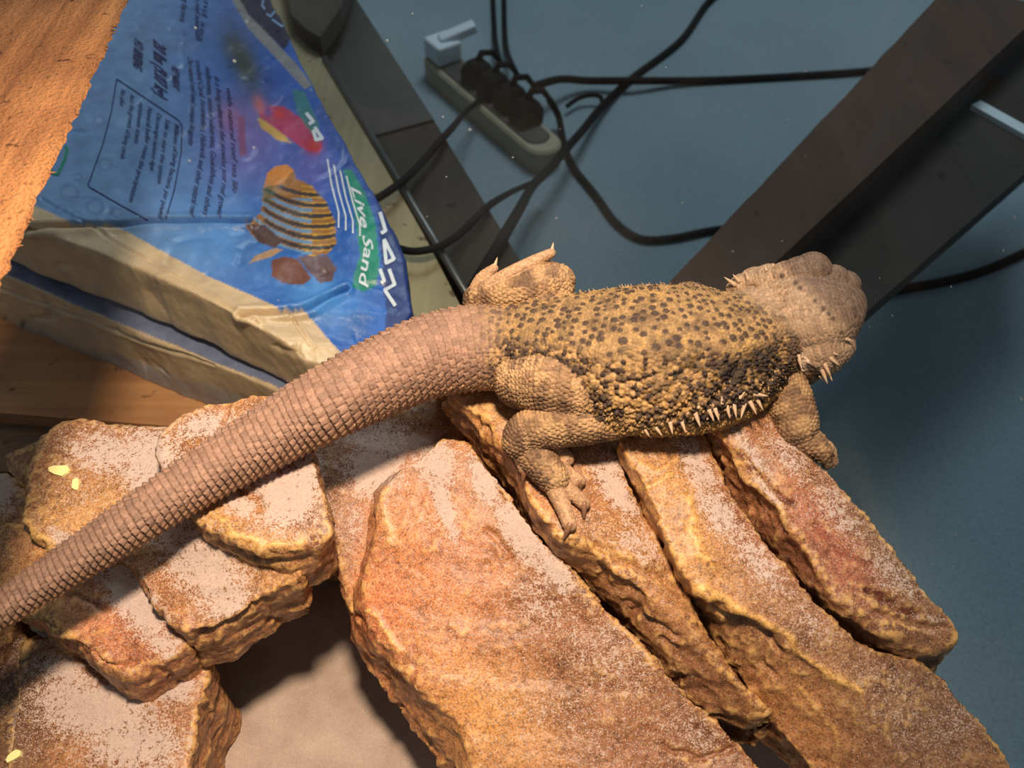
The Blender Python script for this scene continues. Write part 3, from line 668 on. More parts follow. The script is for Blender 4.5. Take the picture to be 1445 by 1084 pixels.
disp = np.where(lg, leg_d, disp); colr = np.where(lg[:, None], leg_c, colr)
set_v(m, v + n * disp[:, None]); smooth_all(m)
set_attr(m, 'Col', np.clip(colr, 0, 1))
body = link('body', m, M_SKIN, dragon)
bmb = bmesh.new(); bmb.from_mesh(m); LBVH = BVHTree.FromBMesh(bmb); bmb.free()
def liz_hit(px, py):
    r = ray(px, py); r = r / np.linalg.norm(r); loc, nor, _, _ = LBVH.ray_cast(Vector(CAM), Vector(r))
    return (None, None) if loc is None else (np.array(loc), np.array(nor))

def cone_mesh(name, base, tip, r, n=7, bend=None):
    base = np.asarray(base, float); tip = np.asarray(tip, float); mid = (base + tip) / 2 + (0 if bend is None else np.asarray(bend))
    P = resample(np.array([base - (tip - base) * .15, mid, tip]), 6); mb = MB(); mb.tube(P, np.array([1.0, .95, .8, .58, .32, .05]) * r, n); return mb.mesh(name, True)
# lateral spikes and beard spikes: base pixel -> tip pixel
SP = [(35, 960, 60, 1000), (95, 955, 125, 996), (165, 932, 178, 988), (225, 922, 245, 982), (295, 886, 320, 952), (365, 868, 390, 922), (395, 862, 415, 918), (455, 846, 470, 908), (490, 838, 503, 904), (542, 836, 525, 908), (575, 826, 607, 888), (605, 802, 640, 866), (598, 782, 666, 792), (520, 800, 548, 768), (375, 835, 362, 805), (310, 850, 305, 815), (430, 828, 428, 792), (255, 880, 250, 850),
      (492, 222, 440, 184), (515, 205, 484, 170), (562, 195, 547, 152), (655, 150, 648, 126), (690, 128, 690, 112), (985, 600, 1030, 637), (955, 635, 984, 692), (960, 655, 993, 716), (940, 660, 968, 730), (1062, 500, 1100, 512), (930, 690, 950, 716), (1000, 575, 1022, 582), (820, 590, 835, 655)]
SPK = []
for bx, by, tx, ty in SP:
    b = (900 + bx / 3.6125, 340 + by / 3.6125); t = (900 + tx / 3.6125, 340 + ty / 3.6125)
    h, nr = liz_hit(*b)
    if h is None:
        for k in range(1, 9):
            h, nr = liz_hit(b[0] - (t[0] - b[0]) * .12 * k, b[1] - (t[1] - b[1]) * .12 * k)
            if h is not None: break
    if h is None: continue
    d = depth(h); L = math.hypot(t[0] - b[0], t[1] - b[1]) * d / FPX
    SPK.append((h, PD(t[0], t[1], d - 0.15 * L), min(.0016, .0007 + L * .09)))
for h, tp, r in SPK: link('spike', cone_mesh('spike', h, tp, r), M_SPIKE, dragon)
# claws
for p, tip, r, _ in TOES:
    h, nr = rock_hit(*tip); d = depth(p) if h is None else min(depth(h) - .0012, depth(p) + .002); p = p + (CAM - p) / np.linalg.norm(CAM - p) * r * .5
    link('claw', cone_mesh('claw', p, PD(tip[0], tip[1], d), r * .55, 7, bend=np.array([0, 0, .0015])), M_CLAW, dragon)
for S, tip in ((LT[0], (702, 363)), (LT[1], (781, 342)), (FT[0], (1176, 662)), (FT[1], (1170, 663)), (FT[2], (1179, 648))):
    link('claw', cone_mesh('claw', S[-1, :3], PD(tip[0], tip[1], depth(S[-1, :3]) - .001), S[-1, 3] * .55, 7), M_SPIKE if tip[1] < 500 else M_CLAW, dragon)
# small spiny scales along the outline of back and tail (too many to pick apart)
mb = MB()
def small_spine(i, th0, L, r, lean=0.5):
    ca, sa = math.sin(th0), math.cos(th0)
    out = lat[i] * ca * BA[i] + dor[i] * sa * (BT[i] if sa > 0 else BB[i]); p = BC[i] + out * 1.0; nrm = out / np.linalg.norm(out)
    mb.tube([p - nrm * .0008, p + nrm * L * .5 - tan[i] * L * .3 * lean, p + nrm * L - tan[i] * L * lean], [r, r * .6, r * .08], 5)
for i in range(0, NB):
    if 300 < BX[i] < 740:
        for t0 in (-1.0, -0.72):
            if random.random() < .6: small_spine(i, t0 + random.uniform(-.12, .12), random.uniform(.0014, .0026), .0009)
    if 300 < BX[i] < 700 and random.random() < .5: small_spine(i, 1.75 + random.uniform(-.15, .15), .0018, .0009)
    if 780 < BX[i] < 1060:
        for q in range(3): small_spine(i, random.uniform(-1.25, -.35), random.uniform(.0016, .0042), .0008, .4)
        for q in range(5): small_spine(i, random.uniform(.9, 1.75), random.uniform(.0010, .0022), .0009, .7)
tag(link('small_spines', mb.mesh('small_spines', True), simple('spiny_scale', (176, 138, 96), .6, .35, 300), dragon), 'rows of tiny spiny scales', kind='stuff')
# eye under the brow ridge on the far side of the snout
mb = MB(); mb.ball(PZ(1196, 412, .207), .0034); link('eye', mb.mesh('eye', True), M_EYE, dragon)

# ------------------------------------------------------------------ sand bed, food flakes
n_ = 90; gx = np.linspace(-.52, .285, n_); gy = np.linspace(-.05, .395, n_); GX, GY = np.meshgrid(gx, gy)
q = np.c_[GX.ravel(), GY.ravel(), np.zeros(n_ * n_)]; z = TZ + .006 + .007 * fbm(q * 9, 3, 5) + .002 * fbm(q * 45, 3, 6)
XX = np.minimum(GX.ravel(), .196 + (.452 - GY.ravel()) * .221 - .012); vv = np.c_[XX, np.minimum(GY.ravel(), .384 + (XX + .56) * .077), z]; ff = [(r * n_ + c, r * n_ + c + 1, (r + 1) * n_ + c + 1, (r + 1) * n_ + c) for r in range(n_ - 1) for c in range(n_ - 1)]
t = NT('fine_pink_sand'); vc = t.coord(); a = t.noise(30, 4, .6, vc); b = t.noise(1500, 2, .6, vc)
t.base(t.mix(1.0, t.ramp(a, [(.3, lin4((172, 150, 134))), (.7, lin4((200, 180, 164)))]), t.ramp(b, [(.3, (.75, .73, .7, 1)), (.7, (1.08, 1.08, 1.08, 1))]), 'MULTIPLY')); t.rough(.95); t.bump(b, .4, .001)
tag(link('sand_bed', mesh_from('sand_bed', vv, ff, True), t.m), 'pale pinkish sand bed on the tank bottom under the cave', 'sand', kind='stuff')

M_FLAKE = simple('food_flake', (236, 226, 150), .7, .08)
for px, py, s0, an, lab in [(84, 664, .0085, .2, 'larger pale yellow food flake lying on the dusty ledge'), (108, 684, .0055, 1.3, 'smaller pale yellow food flake lying on the dusty ledge'), (21, 1066, .0065, -.6, 'cream coloured food flake on the slab at the rock foot')]:
    h, nr = rock_hit(px, py)
    if h is None: continue
    nr = nr / np.linalg.norm(nr); nr = nr * .4 + np.array([0, -.2, .8]) * .6; nr /= np.linalg.norm(nr)
    u = np.cross(nr, [math.sin(an), math.cos(an), 0]); u /= np.linalg.norm(u); w = np.cross(nr, u)
    k = 9; R0, R1 = [], []
    for i in range(k):
        a0 = 2 * math.pi * i / k; rr = s0 * (.55 + .4 * random.random()); o_ = u * math.cos(a0) * rr + w * math.sin(a0) * rr * .55
        R0.append(h + o_ - nr * .001); R1.append(h + o_ * .92 + nr * (.0012 + .0008 * random.random()))
    mb = MB(); mb.rings([R0, R1]); tag(link('food_flake', mb.mesh('food_flake'), M_FLAKE), lab, 'food flake', 'food flakes on the rocks')

# ------------------------------------------------------------------ tank: bottom tray and bent glass
GA, GB, GCn = np.array([-.56, .392]), np.array([.196, .452]), np.array([.296, .0])
def glass_path():
    P = [GA]; d1 = (GB - GA) / np.linalg.norm(GB - GA); d2 = (GCn - GB) / np.linalg.norm(GCn - GB); r = .05
    p1 = GB - d1 * r; p2 = GB + d2 * r
    for tt in np.linspace(0, 1, 14): P.append((1 - tt) ** 2 * p1 + 2 * tt * (1 - tt) * GB + tt ** 2 * p2)
    P.append(GCn + d2 * .12); out = [P[0]]
    for a0, b0 in zip(P[:-1], P[1:]):
        k = max(1, int(np.linalg.norm(b0 - a0) / .012))
        for j in range(1, k + 1): out.append(a0 + (b0 - a0) * j / k)
    return np.array(out)
GP = glass_path(); zs = np.linspace(TZ, .40, 40); gv = []; gf = []
gn = np.gradient(GP, axis=0); gn = np.c_[gn[:, 1], -gn[:, 0]]; gn /= np.linalg.norm(gn, axis=1)[:, None]
K = len(GP); Z = len(zs)
for side in (0, 1):
    for z in zs:
        for i in range(K): gv.append((*(GP[i] - gn[i] * .004 * side), z))
o_ = K * Z
for r in range(Z - 1):
    for c in range(K - 1):
        if GP[c][0] < -.205 and zs[r + 1] > .268: continue
        a0 = r * K + c; gf.append((a0, a0 + 1, a0 + K + 1, a0 + K)); gf.append((o_ + a0, o_ + a0 + K, o_ + a0 + K + 1, o_ + a0 + 1))
for c in range(K - 1):
    if GP[c][0] < -.205: continue
    gf.append(((Z - 1) * K + c, (Z - 1) * K + c + 1, o_ + (Z - 1) * K + c + 1, o_ + (Z - 1) * K + c)); gf.append((c, o_ + c, o_ + c + 1, c + 1))
gm = mesh_from('tank_glass', gv, gf, True)
gva = np.array(gv); pj = project(gva); sm = np.zeros(len(gva))
for b in [(1250, 760, 16, 120, -24, .16), (1310, 880, 14, 80, -30, .12), (1400, 960, 40, 50, 20, .12), (820, 330, 150, 70, 0, .05), (330, 260, 30, 40, 0, .04)]:
    sm = np.maximum(sm, blob(pj, *b[:5]) * b[5])
sm[o_:] = 0
set_attr(gm, 'Smear', sm)
def make_glass():
    t = NT('dusty_tank_glass'); nt = t.t; v = t.coord()
    tr = t.n('ShaderNodeBsdfTransparent'); tr.inputs[0].default_value = (.975, .99, .985, 1)
    gl = t.n('ShaderNodeBsdfGlossy'); gl.inputs['Roughness'].default_value = .04
    fr = t.n('ShaderNodeFresnel'); fr.inputs[0].default_value = 1.12
    m1 = t.n('ShaderNodeMixShader'); t.l(t.math('MULTIPLY_ADD', fr.outputs[0], .02, .004), m1.inputs[0]); t.l(tr.outputs[0], m1.inputs[1]); t.l(gl.outputs[0], m1.inputs[2])
    df = t.n('ShaderNodeBsdfDiffuse'); df.inputs[0].default_value = (.55, .57, .58, 1)
    vor = t.n('ShaderNodeTexVoronoi'); vor.inputs['Scale'].default_value = 75; t.l(v, vor.inputs['Vector'])
    sep = t.n('ShaderNodeSeparateColor'); t.l(vor.outputs['Color'], sep.inputs[0])
    spk = t.math('MULTIPLY', t.math('LESS_THAN', vor.outputs['Distance'], t.math('MULTIPLY_ADD', sep.outputs[1], .07, .012)), t.math('LESS_THAN', sep.outputs[0], .35))
    nz = t.noise(60, 5, .7, v)
    sme = t.math('MULTIPLY', t.attr('Smear', 'Fac'), t.math('MULTIPLY_ADD', nz, 1.2, .4))
    film = t.math('MULTIPLY', t.ramp(t.noise(7, 5, .6, v), [(.45, (0, 0, 0, 1)), (.8, (1, 1, 1, 1))]), .03)
    fac = t.math('MAXIMUM', t.math('MULTIPLY', spk, .5), t.math('ADD', sme, film), clamp=True)
    m2 = t.n('ShaderNodeMixShader'); t.l(fac, m2.inputs[0]); t.l(m1.outputs[0], m2.inputs[1]); t.l(df.outputs[0], m2.inputs[2])
    t.l(m2.outputs[0], t.o.inputs[0]); nt.nodes.remove(t.b); return t.m
tank = thing('glass_tank', 'clear dusty glass tank wall bending round behind the lizard and rocks', 'glass tank', (0, .2, TZ - .006))
link('glass_wall', gm, make_glass(), tank)
mb = MB(); bot = [*GP[::3], GP[-1], np.array([GP[-1][0], -.3]), np.array([-.56, -.3])]
mb.rings([[np.array([*p, TZ - .006]) for p in bot], [np.array([*p, TZ - .0005]) for p in bot]]); link('tank_bottom', mb.mesh('tank_bottom'), simple('dark_tray', (40, 38, 36), .6), tank)

stand_z = TZ - .006
mb = MB(); mb.obox([-.16, .07, (FZ + stand_z) / 2], [.30, 0, 0], [0, .22, 0], [0, 0, (stand_z - FZ) / 2]); tag(link('tank_stand', mb.mesh('tank_stand'), simple('dark_brown_stand', (60, 46, 36), .7, .15)), 'dark brown box stand underneath the glass tank', 'stand')
# ------------------------------------------------------------------ timber around the tank
M_RAIL = wood('rough_sawn_lit_timber', (140, 86, 46), (204, 138, 82), 'Y', 1.6, .9, 1.0, 1.6)
M_BEAM = wood('brown_beam', (64, 49, 38), (78, 59, 46), 'D', .6, .9, .15)
M_DARK = wood('dark_stained_board', (44, 41, 36), (56, 52, 45), 'D', .6, .9, .15)
M_SHELF = wood('orange_pine_shelf', (150, 96, 58), (196, 140, 92), 'X', .8, .6, .2)
M_LOWER = wood('brown_stained_board', (74, 50, 32), (118, 82, 52), 'X', .8, .7, .2)
M_PALE = wood('pale_ply_strip', (132, 122, 92), (158, 148, 114), 'Y', .7, .8, .2)
def rough_bar(name, P0, P1, width, thick, mat, side, seg=90, amp=.0012, seed=3, parent=None):
    # bar whose top edge runs P0 -> P1; width goes to 'side' (unit vector), thickness downwards
    P0, P1, side = map(lambda q: np.asarray(q, float), (P0, P1, side)); R = []
    for i in range(seg + 1):
        c = P0 + (P1 - P0) * i / seg; j = amp * fbm(np.array([[i * .45, seed, 0.3], [i * .45, seed + 9.1, .3]]), 4, seed); e = c - side * j[0]
        dn = np.array([0, 0, -1.0])
        R.append([e + dn * .0015, e + side * .0015, e + side * width * .5 , e + side * (width - .002), c + side * width + dn * .002, c + side * width + dn * thick, c + dn * thick + side * thick * 1.5])
    mb = MB(); mb.rings(R); return link(name, mb.mesh(name), mat, parent)
# rail crossing the tank on the left, edge follows the pixels at z=.30
r0, r1 = PZ(184, -14, .30), PZ(-20, 440, .30)
dd = r1 - r0; dd /= np.linalg.norm(dd); sd = np.array([dd[1], -dd[0], 0]); sd = sd if sd[0] < 0 else -sd
rail = thing('timber_rail', 'rough sawn orange timber rail crossing over the tank beside the bags', 'timber rail', r0 - np.array([0, 0, .03]))
rough_bar('rail_bar', r0 - dd * .06, r1 + dd * .30, .085, .03, M_RAIL, sd, 260, .0024, 3, rail)
mb = MB()
for i in range(14):
    f = random.random(); p = r0 + (r1 - r0) * f + np.array([0, 0, -.001]); a0 = random.uniform(-.5, .5)
    d0 = -sd * math.cos(a0) + dd * math.sin(a0 * 2); L = random.uniform(.001, .003)
    mb.tube([p + sd * .002, p + d0 * L * .5 + np.array([0, 0, .0005]), p + d0 * L], [.0006, .0005, .0001], 5)
tag(link('splinters', mb.mesh('splinters'), M_RAIL, rail), 'fine splinters along the sawn edge', kind='stuff')

# shelf under the bags
SZ = -.075
def flat_board(name, poly, z, thick, mat, parent=None):
    P = [PZ(x, y, z) for x, y in poly]; mb = MB(); mb.rings([[p for p in P], [p - np.array([0, 0, thick]) for p in P]]); return link(name, mb.mesh(name), mat, parent)
shelf = thing('wooden_shelf', 'orange pine shelf board carrying the stacked bags behind the glass', 'shelf', PZ(200, 560, SZ - .08))
flat_board('shelf_board', [(-420, 560), (-60, 578), (300, 606), (600, 560), (640, 500), (560, 330), (340, 20), (270, -90), (-500, -90)], SZ, .016, M_SHELF, shelf)
flat_board('lower_board', [(-420, 640), (-60, 660), (300, 690), (560, 640), (500, 330), (-420, 300)], SZ - .0155, .0385, M_LOWER, shelf)
flat_board('shelf_base', [(-420, 760), (-60, 760), (300, 780), (560, 700), (690, 470), (585, 270), (470, 60), (415, -30), (300, -30), (-420, 300)], SZ - .0535, .02, M_LOWER, shelf)
mb = MB(); pc = PZ(150, 330, SZ); mb.obox([pc[0], pc[1], (FZ + SZ - .072) / 2], [.13, 0, 0], [0, .12, 0], [0, 0, (SZ - .072 - FZ) / 2]); link('support_box', mb.mesh('support_box'), M_LOWER, shelf)
# pale strip along the right of the shelf and its dark edge
strip = flat_board('plywood_strip', [(690, 470), (655, 442), (600, 335), (500, 160), (410, 10), (360, -80), (290, -80), (395, 78), (455, 190), (510, 285), (560, 400), (585, 470)], SZ + .004, .0045, M_PALE)
tag(strip, 'pale greenish plywood strip running beside the blue bag', 'plywood strip')
a0, b0 = np.array(PZ(458, 82, SZ + .006)), np.array(PZ(692, 470, SZ + .006))
mb = MB(); mb.tube([a0, (a0 + b0) / 2, b0], .0042, 10); tag(link('edge_trim', mb.mesh('edge_trim', True), simple('grey_metal', (88, 92, 92), .35, .1, metallic=.6)), 'thin dark grey metal trim along the plywood strip edge', 'trim')
bd = flat_board('dark_board', [(404, -12), (496, -12), (612, 168), (524, 192)], SZ - .02, .0345, simple('charcoal_board', (50, 52, 50), .5, .15)); tag(bd, 'charcoal grey board piece beside the pale plywood strip', 'board')
bd = flat_board('dark_board', [(524, 193), (612, 169), (760, 410), (790, 480), (690, 480)], SZ - .024, .03, M_DARK); tag(bd, 'brownish dark board beside the plywood strip, under the black cables', 'board')
bd = flat_board('dark_block', [(392, -60), (505, -60), (480, 12), (452, 52), (436, 44), (412, 22)], SZ + .03, .0265, simple('dark_olive_block', (46, 42, 32), .7, .2)); tag(bd, 'dark olive wooden block at the end of the plywood strip', 'wood block')

# right hand beam of the stand: lit top rail, dark side board in place of the shadow gap, dark lower board
def vplane_hit(px, py, A, B):                  # pixel ray with the vertical plane through A, B
    t0 = B - A; nn = np.array([t0[1], -t0[0], 0.0]); r = ray(px, py); return CAM + r * (np.dot(A - CAM, nn) / np.dot(r, nn))
BZ = 0.0
bl0, bl1 = PZ(1338, -20, BZ), PZ(812, 540, BZ)
br0, br1 = PZ(1480, 8, BZ), PZ(950, 506, BZ)
beam = thing('stand_beam', 'brown timber beam of the stand running behind the lizard head', 'timber beam', (bl1 + br1) / 2 - np.array([0, 0, .1]))
R = []
for i in range(61):
    f = i / 60; L_ = bl0 + (bl1 - bl0) * f; R_ = br0 + (br1 - br0) * f; w = (R_ - L_) / np.linalg.norm(R_ - L_); j = .0016 * fbm(np.array([[i * .4, 2.2, .1]]), 4, 8)[0]
    R.append([L_ + w * j, R_, R_ - np.array([0, 0, .022]), L_ + w * j - np.array([0, 0, .022])])
mb = MB(); mb.rings(R); link('top_rail', mb.mesh('top_rail'), M_BEAM, beam)
inn = np.cross(br1 - br0, [0, 0, 1.]); inn /= np.linalg.norm(inn)
if np.dot(inn, bl0 - br0) < 0: inn = -inn
dz = np.array([0, 0, 1.0]); SB = .052
mb = MB(); mb.rings([[e_ + inn * .0005 - dz * .0215, e_ + inn * .02 - dz * .0215, e_ + inn * .02 - dz * SB, e_ + inn * .0005 - dz * SB] for e_ in (br0, br1)]); link('shadow_gap_board', mb.mesh('shadow_gap_board'), M_DARK, beam)
LBZ = BZ - SB + .0005
lb = [PZ(x_, y_, LBZ) for x_, y_ in ((1520, 2), (1000, 508), (1120, 530), (1520, 180))]
fwd = [lb[0] + inn * .022, lb[1] + inn * .022, lb[2], lb[3]]
mb = MB(); mb.rings([fwd, [q - dz * .02 for q in fwd]]); link('lower_board', mb.mesh('lower_board'), M_DARK, beam)
mb = MB(); pc = (bl0 + br0) / 2; mb.obox([pc[0], pc[1], (FZ + BZ - .02) / 2], [.02, 0, 0], [0, .02, 0], [0, 0, (BZ - .02 - FZ) / 2]); link('leg', mb.mesh('leg'), M_BEAM, beam)
mb = MB(); pc = bl1 * .5 + br1 * .5 + (bl0 - bl1) * .04; mb.obox([pc[0], pc[1], (FZ + BZ - .02) / 2], [.02, 0, 0], [0, .02, 0], [0, 0, (BZ - .02 - FZ) / 2]); link('leg', mb.mesh('leg'), M_BEAM, beam)
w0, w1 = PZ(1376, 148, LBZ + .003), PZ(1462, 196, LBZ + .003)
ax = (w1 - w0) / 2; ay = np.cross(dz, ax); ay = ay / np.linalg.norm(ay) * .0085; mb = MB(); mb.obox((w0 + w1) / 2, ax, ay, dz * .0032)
tag(link('reflection_streak', mb.mesh('reflection_streak'), simple('reflection_white', (196, 214, 222), .4, .05)), 'short white strip added for a bright reflection streak, on the dark lower board of the beam', 'reflection streak')  # added strip standing in for a lamp reflection in the glass

# ------------------------------------------------------------------ sand bags on the shelf
def make_bag(name, poly, drop, painter, label, group, size=.0015, seed=1, flat=22, puff=.006, folds=()):
    mb = prism(poly, drop, 0.0, -1.0); m = voxel(mb.mesh(name), size, flat); v, nr = get_vn(m)
    zt = max(p[2] for p in poly); d = puff * .6 * fbm(v * 9, 3, seed) + .0022 * fbm(v * np.array([40, 40, 25]), 3, seed + 3)
    d -= .0022 * np.clip(ridged(v * np.array([16, 22, 12]), 2, seed + 7) - .75, 0, 1) * 4
    pg = project(v); see = sstep(.05, .3, ((CAM - v) * nr).sum(1) / np.linalg.norm(CAM - v, axis=1))
    for pl, wd, dp in folds:
        q_ = resample(np.c_[np.array(pl, float), np.zeros(len(pl))], 40)[:, :2]; dist = polydist(pg, q_)
        d += see * (-dp * np.exp(-(dist / wd) ** 4) + .35 * dp * np.exp(-((dist - 2.4 * wd) / (1.6 * wd)) ** 2))
    set_v(m, v + nr * d[:, None]); smooth_all(m); v2, n2 = get_vn(m)
    set_attr(m, 'Col', np.clip(painter(project(v2), v2, n2), 0, 1))
    root = thing(name, label, 'bag', (v2[:, 0].mean(), v2[:, 1].mean(), v2[:, 2].min()), group)
    o = link('bag_body', m, M_BAG, root); return root, o
def put(c, mask, col, w=1.0):
    k = (np.asarray(mask, float) * w)[:, None]; return c * (1 - k) + k * lin(col)[None]
BEIGE = (206, 178, 140)
def paint_upper(p, v, n):
    x, y = p[:, 0], p[:, 1]; N = len(p); no = fbm(v * 16, 4, 3); no2 = fbm(v * 60, 3, 9)
    c = np.tile(lin((118, 152, 192)), (N, 1))
    g = sstep(150, 420, x + 20 * no); c = c * (1 - g)[:, None] + g[:, None] * lin((36, 92, 178))[None]
    c = put(c, blob(p, 300, 330, 90, 60, 20), (92, 150, 214), .7); c = put(c, blob(p, 450, 420, 60, 40, 20), (90, 160, 222), .6)
    c = c * (1 + .18 * no)[:, None]
    c = put(c, blob(p, 350, 190, 55, 60, 20), (128, 110, 176), .8); c = put(c, blob(p, 440, 240, 40, 50, 20), (96, 92, 168), .7)
    c = put(c, blob(p, 345, 90, 22, 52, -22), (70, 74, 62), 1.0); c = put(c, blob(p, 330, 65, 14, 22, -20), (58, 60, 52), .7)
    for (bx, by, r) in [(98, 272, 12), (134, 292, 11), (148, 232, 9), (86, 295, 6), (108, 303, 5), (165, 300, 7), (230, 300, 6), (140, 170, 7), (110, 250, 5)]:
        dd = np.hypot(x - bx, (y - by) * 1.1); c = put(c, np.exp(-((dd - r) / 2.2) ** 2), (84, 112, 158), .55); c = put(c, np.exp(-(dd / (r * .7)) ** 2), (150, 178, 208), .3)
    # red fish
    c = put(c, inpoly(p, [(365, 158), (380, 150), (400, 150), (432, 172), (456, 205), (450, 215), (432, 212), (400, 190), (372, 178)]), (176, 62, 104))
    c = put(c, blob(p, 442, 206, 12, 12, 0), (180, 50, 42), 1); c = put(c, blob(p, 392, 160, 14, 8, 30), (220, 60, 60), .9); c = put(c, blob(p, 378, 158, 7, 7, 0), (60, 70, 170), .9)
    c = put(c, inpoly(p, [(362, 166), (374, 170), (398, 188), (412, 202), (392, 198), (370, 182)]), (206, 164, 84)); c = put(c, blob(p, 366, 148, 8, 14, -20), (216, 110, 90), .8)
    c = put(c, inpoly(p, [(335, 165), (345, 165), (348, 218), (338, 222)]), (140, 62, 96), .7); c = put(c, blob(p, 325, 165, 18, 22, 0), (190, 110, 150), .5)
    # striped angelfish
    fish = [(372, 265), (376, 245), (388, 235), (405, 232), (414, 240), (418, 252), (440, 262), (460, 285), (474, 315), (474, 345), (462, 358), (440, 362), (410, 352), (388, 345), (360, 340), (346, 318), (368, 300)]
    f = inpoly(p, fish); c = put(c, f, (150, 104, 50))
    ang = (y - 300) * 1.0 - .42 * (x - 420) + .0045 * (x - 400) ** 2; st = np.sin(ang / 15.0 * 2 * math.pi)
    c = put(c, f & (st > .35) & (x > 372) & (y > 262), (34, 40, 52), .9); c = put(c, f & (st < -.45) & (x < 440) & (y > 280), (88, 150, 196), .8); c = put(c, f & (np.abs(st) < .4) & (x > 425), (206, 156, 40), .8)
    c = put(c, inpoly(p, [(372, 265), (376, 245), (388, 235), (405, 232), (414, 240), (400, 258)]), (204, 132, 58)); c = put(c, blob(p, 378, 272, 9, 14, 0), (60, 90, 60), .7)
    c = put(c, inpoly(p, [(346, 316), (375, 318), (400, 340), (388, 350), (365, 342)]), (86, 62, 60)); c = put(c, inpoly(p, [(383, 368), (400, 362), (420, 366), (440, 392), (428, 402), (400, 400), (384, 390)]), (112, 70, 58)); c = put(c, inpoly(p, [(420, 362), (462, 360), (474, 378), (470, 396), (452, 400), (436, 384)]), (96, 72, 76))
    c = put(c, inpoly(p, [(350, 372), (362, 360), (388, 350), (400, 352), (384, 362), (364, 368)]), (176, 140, 104))
    # green banner, navy panel, round logo patch
    c = put(c, inpoly(p, [(484, 240), (496, 240), (514, 270), (530, 315), (536, 370), (530, 404), (512, 412), (496, 404), (508, 360), (500, 300)]), (30, 134, 112)); c = put(c, inpoly(p, [(412, 125), (430, 130), (452, 180), (440, 190), (420, 160)]), (60, 130, 120), .8)
    c = put(c, inpoly(p, [(530, 270), (560, 320), (600, 430), (600, 520), (540, 520), (545, 440), (538, 360)]), (30, 44, 100), .85)
    c = put(c, inpoly(p, [(490, 245), (470, 205), (440, 150), (480, 140), (540, 240), (545, 330)]) & ~inpoly(p, [(484, 240), (496, 240), (514, 270), (530, 315), (536, 370), (500, 300)]), (40, 70, 140), .6)
    c = put(c, inpoly(p, [(332, -6), (356, -40), (420, -40), (412, 30), (408, 62), (400, 70), (380, 50), (352, 22)]), (22, 28, 62)); c = put(c, inpoly(p, [(322, -10), (334, -8), (352, 22), (380, 50), (420, 92), (440, 120), (430, 126), (395, 88), (350, 40)]), (150, 144, 130), .85)
    # beige border
    b = inpoly(p, [(-300, 170), (40, 286), (110, 318), (170, 322), (290, 388), (400, 437), (430, 440), (500, 520), (470, 640), (-300, 640)]); c = put(c, b, BEIGE)
    return c * (1 + .10 * no2)[:, None]
def paint_lower(p, v, n):
    x, y = p[:, 0], p[:, 1]; no = fbm(v * 20, 4, 13); c = np.tile(lin(BEIGE), (len(p), 1))
    top = 388 + (x - 20) * .42; c = put(c, y < top + 4 + 4 * no, (64, 100, 150), .8)
    low = 446 + (x) * .335; c = put(c, sstep(-8, 14, y - low + 16 * no), (146, 150, 158), .8)
    for bx, by in ((6, 452), (32, 458)): c = put(c, blob(p, bx, by, 4, 7, 20), (60, 54, 74), .8)
    return c * (1 + .12 * no)[:, None]
UPOLY = [(-180, 215, .075), (20, 316, .072), (130, 352, .070), (240, 398, .066), (330, 442, .062), (395, 478, .056), (430, 512, .044), (485, 520, .036), (550, 492, .036), (584, 440, .042), (570, 365, .052), (535, 285, .058), (480, 190, .064), (420, 78, .07), (360, -50, .074), (270, -200, .075), (-180, -200, .075)]
LPOLY = [(-180, 320, .004), (15, 392, .002), (120, 436, .0), (220, 480, -.002), (320, 522, -.005), (400, 556, -.008), (440, 572, -.01), (545, 500, -.01), (560, 440, -.008), (540, 370, -.006), (480, 250, -.004), (300, -40, 0), (-180, -40, .004)]
UPOLY = [q + (*project(PZ(*q)[None] * [1, 1, 0] + [0, 0, max(q[2] - .062, -.013)])[0], max(q[2] - .062, -.013)) for q in UPOLY]
LPOLY = [q + (*project(PZ(*q)[None] * [1, 1, 0] + [0, 0, SZ - .002])[0], SZ - .002) for q in LPOLY]
lower, lo = make_bag('sand_bag', LPOLY, .079, paint_lower, 'beige edged sand bag lying flat on the shelf, underneath the blue one', 'bags of aquarium sand on the shelf', seed=4, folds=[([(-40, 394), (100, 444), (300, 516)], 1.6, .002)])
upper, up = make_bag('sand_bag', UPOLY, .058, paint_upper, 'blue printed bag of aquarium sand with a striped fish picture, upper of two', 'bags of aquarium sand on the shelf', seed=2, folds=[([(-40, 325), (36, 323), (140, 320), (250, 314), (352, 312)], 3.0, .010), ([(340, 444), (400, 441), (436, 436), (470, 418), (488, 410)], 3.0, .009), ([(60, 283), (125, 320), (250, 392), (372, 462)], 1.6, .002), ([(405, 440), (440, 487)], 1.6, .002)])
bmu = bmesh.new(); bmu.from_mesh(up.data); UBVH = BVHTree.FromBMesh(bmu); bmu.free()
def bag_pt(px, py, off=.0006):
    r = ray(px, py); r = r / np.linalg.norm(r); loc, nor, _, _ = UBVH.ray_cast(Vector(CAM), Vector(r))
    return None if loc is None else np.array(loc) + np.array(nor) * off
def along(poly, t):
    P = np.array(poly, float); d = np.r_[0, np.cumsum(np.hypot(*np.diff(P, axis=0).T))]; s0 = np.clip(t, 0, 1) * d[-1]
    return np.array([np.interp(s0, d, P[:, 0]), np.interp(s0, d, P[:, 1])])
